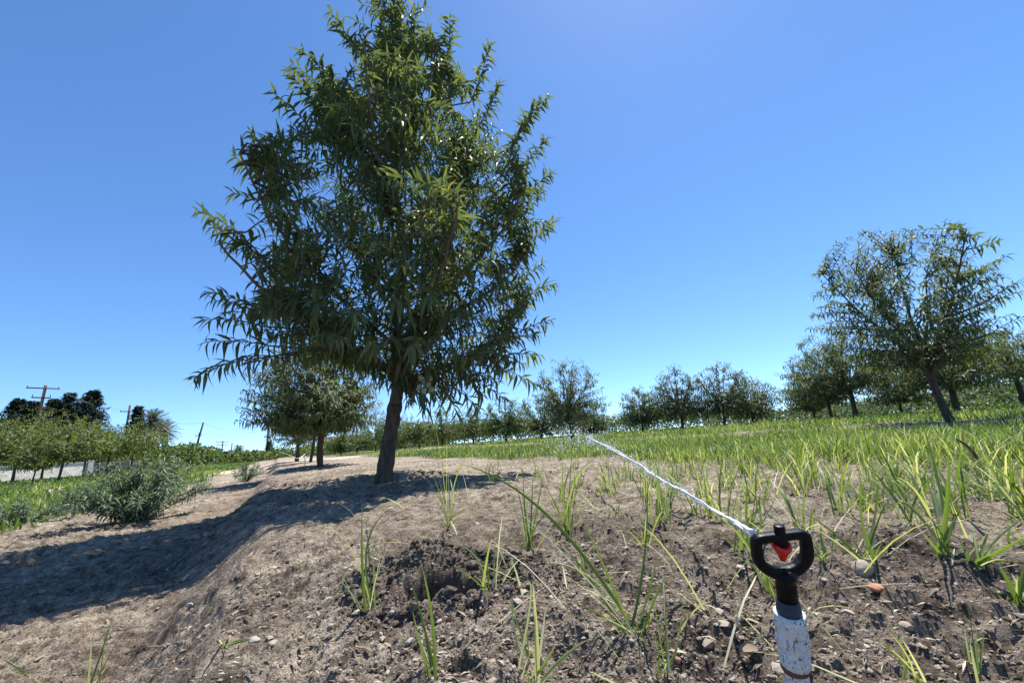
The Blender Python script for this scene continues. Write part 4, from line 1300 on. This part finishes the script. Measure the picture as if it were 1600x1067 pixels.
hero('bushy sedge at the right picture edge with sideways blades', (1530, 905), [(1600, 838, 1562, 860, 8, .65), (1500, 838, 1512, 870, 7, .5), (1545, 830, 1535, 860, 7, .6), (1598, 880, 1565, 875, 6, .5), (1612, 800, 1560, 840, 6, .85), (1490, 880, 1508, 880, 6, .7), (1560, 935, 1550, 905, 6, .45), (1575, 850, 1550, 865, 7, .55), (1520, 820, N_, N_, 5, .5)])
hero('lush leaning sedge at the far right edge above the bushy one', (1592, 950), [(1560, 880, N_, N_, 8, .45), (1610, 870, N_, N_, 9, .5), (1580, 895, N_, N_, 7, .6), (1625, 900, N_, N_, 7, .4), (1548, 920, N_, N_, 6, .6)])
hero('upright sedge behind the sprinkler where the stream leaves it', (1163, 872), [(1168, 745, 1166, 810, 7, .4), (1150, 768, 1157, 820, 7, .6), (1190, 800, 1176, 825, 6, .3), (1130, 790, 1148, 815, 5, .5), (1180, 770, 1172, 820, 6, .45), (1215, 770, 1190, 820, 5, .9), (1145, 850, N_, N_, 7, .7)])
hero('low sprawling sedge behind the riser with yellow blades to its left', (1214, 938), [(1152, 808, 1170, 860, 6, .8), (1166, 855, 1188, 890, 5, .85), (1180, 870, 1196, 895, 6, .7), (1090, 800, 1150, 830, 4, .85), (1206, 880, N_, N_, 5, .6)])
hero('dark single sedge blade at the bottom left with a thinner twin', (140, 1085), [(177, 960, 160, 1015, 5.5, .4), (202, 975, 170, 1025, 2.6, .5)])
hero('short sedge blade in the bottom left corner pointing left', (75, 1095), [(-5, 1025, 35, 1050, 6, .65)])
hero('single short sedge blade standing at the bottom right edge', (1530, 1090), [(1526, 985, N_, N_, 6.5, .5), (1512, 940, 1522, 1010, 2, .5)])
hero('thin pale fallen sedge blade right of the riser foot', (1446, 1085), [(1376, 968, 1412, 1020, 3.5, .85), (1392, 990, 1425, 1040, 3, .9)])
hero('bent tan sedge blade lying across pebbles on the lower left', (345, 1012), [(428, 1008, 385, 992, 4, .88), (400, 1000, 372, 1000, 3, .6)])
hero('upright sedge in front of the grass edge under the stream', (1130, 752), [(1138, 640, 1134, 700, 6, .35), (1122, 670, N_, N_, 6, .5), (1152, 690, 1142, 715, 6, .55), (1100, 700, 1118, 720, 5, .7), (1170, 725, 1150, 730, 5, .8)])
hero('slim bright sedge at the bare edge below the pointed tree', (968, 765), [(965, 712, N_, N_, 6, .75), (978, 715, N_, N_, 6, .8), (955, 728, N_, N_, 5, .8), (990, 735, N_, N_, 4, .9)])
hero('sedge clump on the brown mound right of the stream', (1245, 745), [(1240, 668, N_, N_, 7, .5), (1256, 680, N_, N_, 7, .6), (1225, 700, N_, N_, 6, .6), (1275, 715, 1258, 722, 5, .85), (1265, 665, N_, N_, 5, .4)])

# small tufts scattered over the bare soil: five built, the rest copies
def tuft(seed, nb, hmax, label, group):
    rs = np.random.default_rng(seed)
    n = nb
    P = np.stack([rs.normal(0, .012, n), rs.normal(0, .012, n), np.full(n, -.006)], 1)
    L = rs.uniform(.3, 1.0, n) * hmax
    V, Fc = blades(P, rs.uniform(0, 6.283, n), L, rs.uniform(.0028, .0055, n), np.abs(rs.normal(.16, .2, n)), rs.uniform(.1, 2.0, n))
    v = np.where(rs.random(n) < .22, rs.uniform(.85, 1, n), rs.uniform(.3, .78, n))
    o = MB().add(V, Fc, np.repeat(v, 10)).obj('sedge_tuft', M_GRASS)
    return tag(o, label, 'sedge', group)
TL = 'narrow green sedge tuft among the many scattered on bare soil before the grass field'
TG = 'small sedge tufts scattered before the grass field'
protos = [tuft(200 + k, nb, hm, TL, TG) for k, (nb, hm) in enumerate([(10, .19), (8, .14), (13, .23), (9, .12), (15, .17), (12, .21)])]
rs = np.random.default_rng(77)
cnt = 0
while cnt < 165:
    px, py = rs.uniform(720, 1640), rs.uniform(700, 905)
    p = gp(px, py)
    s, t = st(p[0], p[1])
    r = math.hypot(p[0], p[1])
    if not (0.75 < s < 3.2) or r < .8 or r > 6.5: continue
    if px > 1250 and rs.random() < .5: continue
    if rs.random() > sstep(0.5, 2.4, float(s)) * (.6 + .4 * sstep(850, 1350, px)) + .14: continue
    o = protos[cnt % 6] if cnt < 6 else protos[cnt % 6].copy()
    if cnt >= 6: COL.objects.link(o)
    o.location = [float(c) for c in p]
    o.rotation_euler = (0, 0, rs.uniform(0, 6.28))
    k = rs.uniform(.7, 1.25)
    o.scale = (k, k, k)
    cnt += 1

# grey green weed shrub left of the berm
def weed(px, py, ht, rad, nst, seed, label, leafL=.05):
    rs = np.random.default_rng(seed)
    B = gp(px, py)
    root = thing('weed_bush', label, 'bush', B, 'weed bushes left of the berm')
    stem, PP = MB(), [[] for _ in range(6)]
    for k in range(nst):
        a = rs.uniform(0, 6.283)
        q = rs.random() ** .55
        T = B + np.array([math.cos(a) * rad * q, math.sin(a) * rad * q, ht * (1.05 - .55 * q ** 2) * rs.uniform(.65, 1.05)])
        S = B + np.array([math.cos(a), math.sin(a), 0]) * rs.uniform(0, .06) + [0, 0, -.01]
        P = bez(S, (S + T) / 2 + [0, 0, .12 * ht] + rs.normal(0, .03, 3), T, 9)
        stem.add(*tube(P, np.linspace(.005, .0015, 9), 4, False), .3)
        for c, arr in enumerate(shoot_leaves(P, .12, .0085, leafL, .011, rs, .9, .0)): PP[c].append(arr)
        for b_ in range(4):
            f = rs.integers(3, 8)
            T2 = P[f] + norm(rs.normal(0, 1, 3) + [0, 0, .8]) * rs.uniform(.08, .2) * ht * 1.6
            P2 = bez(P[f], (P[f] + T2) / 2 + [0, 0, .01], T2, 5)
            stem.add(*tube(P2, np.linspace(.003, .001, 5), 3, False), .3)
            for c, arr in enumerate(shoot_leaves(P2, .1, .009, leafL * .8, .010, rs, .9, .0)): PP[c].append(arr)
    P, D, U, L, W_, dr = [np.concatenate(a) for a in PP]
    V, Fc = leaves(P, D, U, L, W_, dr, False)
    stem.obj('stems', M_WEED, root)
    MB().add(V, Fc, np.repeat(rs.random(len(P)), 9)).obj('foliage', M_WEED, root)
weed(212, 816, .44, .47, 58, 3, 'tall grey green bushy weed with thin stems left of the berm', .058)
weed(385, 752, .32, .35, 22, 4, 'smaller green weed clump further along the left side of the berm', .05)
weed(30, 822, .16, .3, 22, 5, 'low broad green weed patch at the left picture edge beside bare soil', .06)
weed(120, 800, .16, .25, 18, 6, 'low green weed left of the tall grey green bush', .06)

# ------------------------------------------------------------------ clods, litter, stones
rs = np.random.default_rng(9)
x, y, r = scatter_polar(60000, -66, 66, .32, 5.0, 1.9, rs)
s, t = st(x, y)
keep = (rs.random(len(x)) < (.15 + .85 * sstep(.42, .62, fbm(x * 2.4, y * 2.4, 79, 3)))) & (s < 2.9) & (s > -1.6)
x, y, r = x[keep], y[keep], r[keep]
rad = rs.gamma(1.5, .0007, len(x)) * (0.6 + .35 * r) + .0006
V, Fc = lumps(np.stack([x, y, H(x, y) - rad * .05], 1), rad)
tag(MB().add(V, Fc, np.repeat(np.clip(rs.normal(.5, .2, len(x)), 0, 1), 12)).obj('soil_crumbs', M_CLOD, None, False), 'crumbs and clods of dry soil lying all over the berm', 'soil', None, 'stuff')
n = 3600
a, q = rs.uniform(0, 6.283, n), rs.random(n) ** .6 * .145
x, y = BUR[0] + np.cos(a) * q * 1.2 + .01, BUR[1] + np.sin(a) * q + .04
rad = rs.gamma(1.8, .0009, n) + .0007
ok = np.hypot((x - BUR[0]) / 1.25, (y - BUR[1]) / .8) > .062
x, y, rad, n = x[ok], y[ok], rad[ok], int(ok.sum())
V, Fc = lumps(np.stack([x, y, H(x, y) + rad * .2], 1), rad, .85)
tag(MB().add(V, Fc, np.repeat(np.clip(rs.normal(.12, .1, n), 0, .5), 12)).obj('burrow_spoil', M_CLOD, None, False), 'dark reddish crumbs of damp soil dug out around the burrow', 'soil', None, 'stuff')
n = 900
x, y, r = scatter_polar(n, -62, 62, .4, 4.5, 1.3, rs)
s, t = st(x, y)
keep = (s < 2.6) & (s > -1.2) & (burrow_mask(x, y) < .5)
x, y, r = x[keep], y[keep], r[keep]
rad = (rs.gamma(2.0, .0013, len(x)) + .0018) * (.7 + .3 * r)
V, Fc = lumps(np.stack([x, y, H(x, y) - rad * .1], 1), rad, .6, .42)
tag(MB().add(V, Fc, np.repeat(np.clip(rs.normal(.72, .12, len(x)), 0, 1), 12)).obj('soil_clods', M_CLOD, None, False), 'larger lumps of hard grey tan soil scattered on the berm', 'soil', None, 'stuff')
n = 1500
x, y, r = scatter_polar(n, -30, 62, .45, 6.0, 1.2, rs)
s, t = st(x, y)
keep = (s < 3.3) & (s > .2) & (rs.random(n) < .15 + .85 * sstep(.6, 2.2, s))
x, y = x[keep], y[keep]
n = len(x)
V, Fc = blades(np.stack([x, y, H(x, y) + .002], 1), rs.uniform(0, 6.283, n), rs.uniform(.04, .16, n), rs.uniform(.0015, .0035, n), rs.uniform(.5, 1.5, n), rs.uniform(.1, 1.0, n))
tag(MB().add(V, Fc, np.repeat(rs.uniform(.86, 1, n), 10)).obj('dry_straw', M_GRASS), 'pale dry grass blades bent over the bare soil', 'grass', None, 'stuff')
n = 16000
x, y, r = scatter_polar(n, -66, 60, .4, 6.0, 1.6, rs)
s, t = st(x, y)
keep = (s < 2.8) & (s > -1.7) & (burrow_mask(x, y) < .3)
x, y, r = x[keep], y[keep], r[keep]
n = len(x)
L = rs.gamma(1.6, .0032, n) * (0.7 + .25 * r) + .003
a = rs.normal(0, .55, n) + np.where(rs.random(n) < .5, 0, math.pi)
D = np.stack([np.cos(a), np.sin(a), rs.normal(.05, .15, n)], 1)
V, Fc = leaves(np.stack([x, y, H(x, y) + .003], 1), D, rs.normal(0, .35, (n, 3)) + [0, 0, 1], L, L * rs.uniform(.1, .3, n), rs.uniform(-.2, .4, n), False)
tag(MB().add(V, Fc, np.repeat(rs.random(n), 9)).obj('leaf_litter', M_LITTER), 'dry leaf scraps and twigs littering the bare soil', 'leaf litter', None, 'stuff')

SV, SF = subdivide_sphere(3)
def stone(px, py, w, col, label, flat=.62, seed=0, name='stone', rough=.85):
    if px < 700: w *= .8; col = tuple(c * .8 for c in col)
    B = gp(px, py)
    rs = np.random.default_rng(seed)
    dep = (B - CAM) @ (-R[:, 2])
    r = w / 2 * dep / F
    k = rs.normal(0, 1, (5, 3))
    d = 1 + sum(.05 * np.sin(SV @ (kk * 2.2) + i) for i, kk in enumerate(k))
    V = SV * d[:, None] * np.array([1, .85, flat]) * r
    a = rs.uniform(0, 6.28) if w < 25 else .2
    V = np.stack([V[:, 0] * math.cos(a) - V[:, 1] * math.sin(a), V[:, 0] * math.sin(a) + V[:, 1] * math.cos(a), V[:, 2]], 1)
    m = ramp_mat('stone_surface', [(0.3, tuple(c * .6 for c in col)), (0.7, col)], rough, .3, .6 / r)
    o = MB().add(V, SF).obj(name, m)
    o.location = (float(B[0]), float(B[1]), float(B[2] + r * flat * .25))
    tag(o, label, 'stone', 'stones on the berm')
stone(1349, 897, 32, (.42, .34, .26), 'rounded tan stone on the crest right of the sprinkler', .78, 1)
stone(1375, 936, 24, (.48, .22, .13), 'small flat reddish stone below the rounded tan stone', .45, 2)
stone(1277, 977, 10, (.6, .5, .35), 'pale pebble touching the right side of the white riser', .8, 3)
stone(396, 1012, 24, (.5, .46, .38), 'pale flat pebble on the lower left beside the bent tan blade', .5, 4)
stone(425, 1022, 20, (.48, .42, .3), 'yellowish flat pebble just right of the pale flat pebble', .45, 5)
stone(640, 1026, 16, (.5, .44, .38), 'whitish pebble at the foot of the burrow spoil', .7, 6)
stone(612, 977, 11, (.55, .5, .45), 'light pebble right of the three armed sedge', .9, 7)
stone(948, 978, 12, (.4, .25, .16), 'orange brown pebble left of the big bottom sedge', .8, 8)
stone(630, 1040, 14, (.12, .06, .05), 'dark red brown pebble below the whitish pebble', .7, 9)
stone(1063, 1065, 12, (.4, .2, .15), 'reddish pebble at the bottom edge near thin dark blades', .7, 10)
stone(100, 893, 12, (.5, .45, .36), 'small pale pebble on the flat soil left of the berm', .5, 11)
stone(295, 960, 14, (.5, .45, .36), 'tan pebble on the berm flank at lower left', .5, 12)
stone(470, 1005, 18, (.42, .37, .3), 'tan flat pebble right of the yellowish flat pebble', .45, 13)
stone(203, 955, 12, (.56, .52, .46), 'whitish chip on the flat soil at lower left', .45, 14)

# dry brown leaf beside the riser, dark stick in the grass
B = gp(1196, 1060)
V, Fc = leaves(np.array([B + [-.022, 0, .004]]), np.array([[1.0, .15, .12]]), np.array([[0, -.35, 1.0]]), .034, .013, .3, True)
V2 = V + np.array([0, 0, .0006])
tag(MB().add(np.concatenate([V, V2]), np.concatenate([Fc, Fc[:, ::-1] + len(V)]), .62).obj('dry_leaf', M_LITTER, None, True, B), 'curled brown dry leaf lying left of the riser foot', 'leaf')
B = gp(1545, 745)
def atd(px, py): 
    d = ray(px, py); return CAM + d * (B[1] / d[1])
P = smooth_path(np.array([atd(1494, 686), atd(1515, 700), B + [0, 0, .01], B + [.03, 0, -.02]]), 10)
tag(MB().add(*tube(P, np.linspace(.004, .009, 10), 7)).obj('dead_stick', M_STOCK, None, True, B), 'dark dead stick leaning out of the grass at right', 'stick')
print('objects', len(bpy.data.objects))
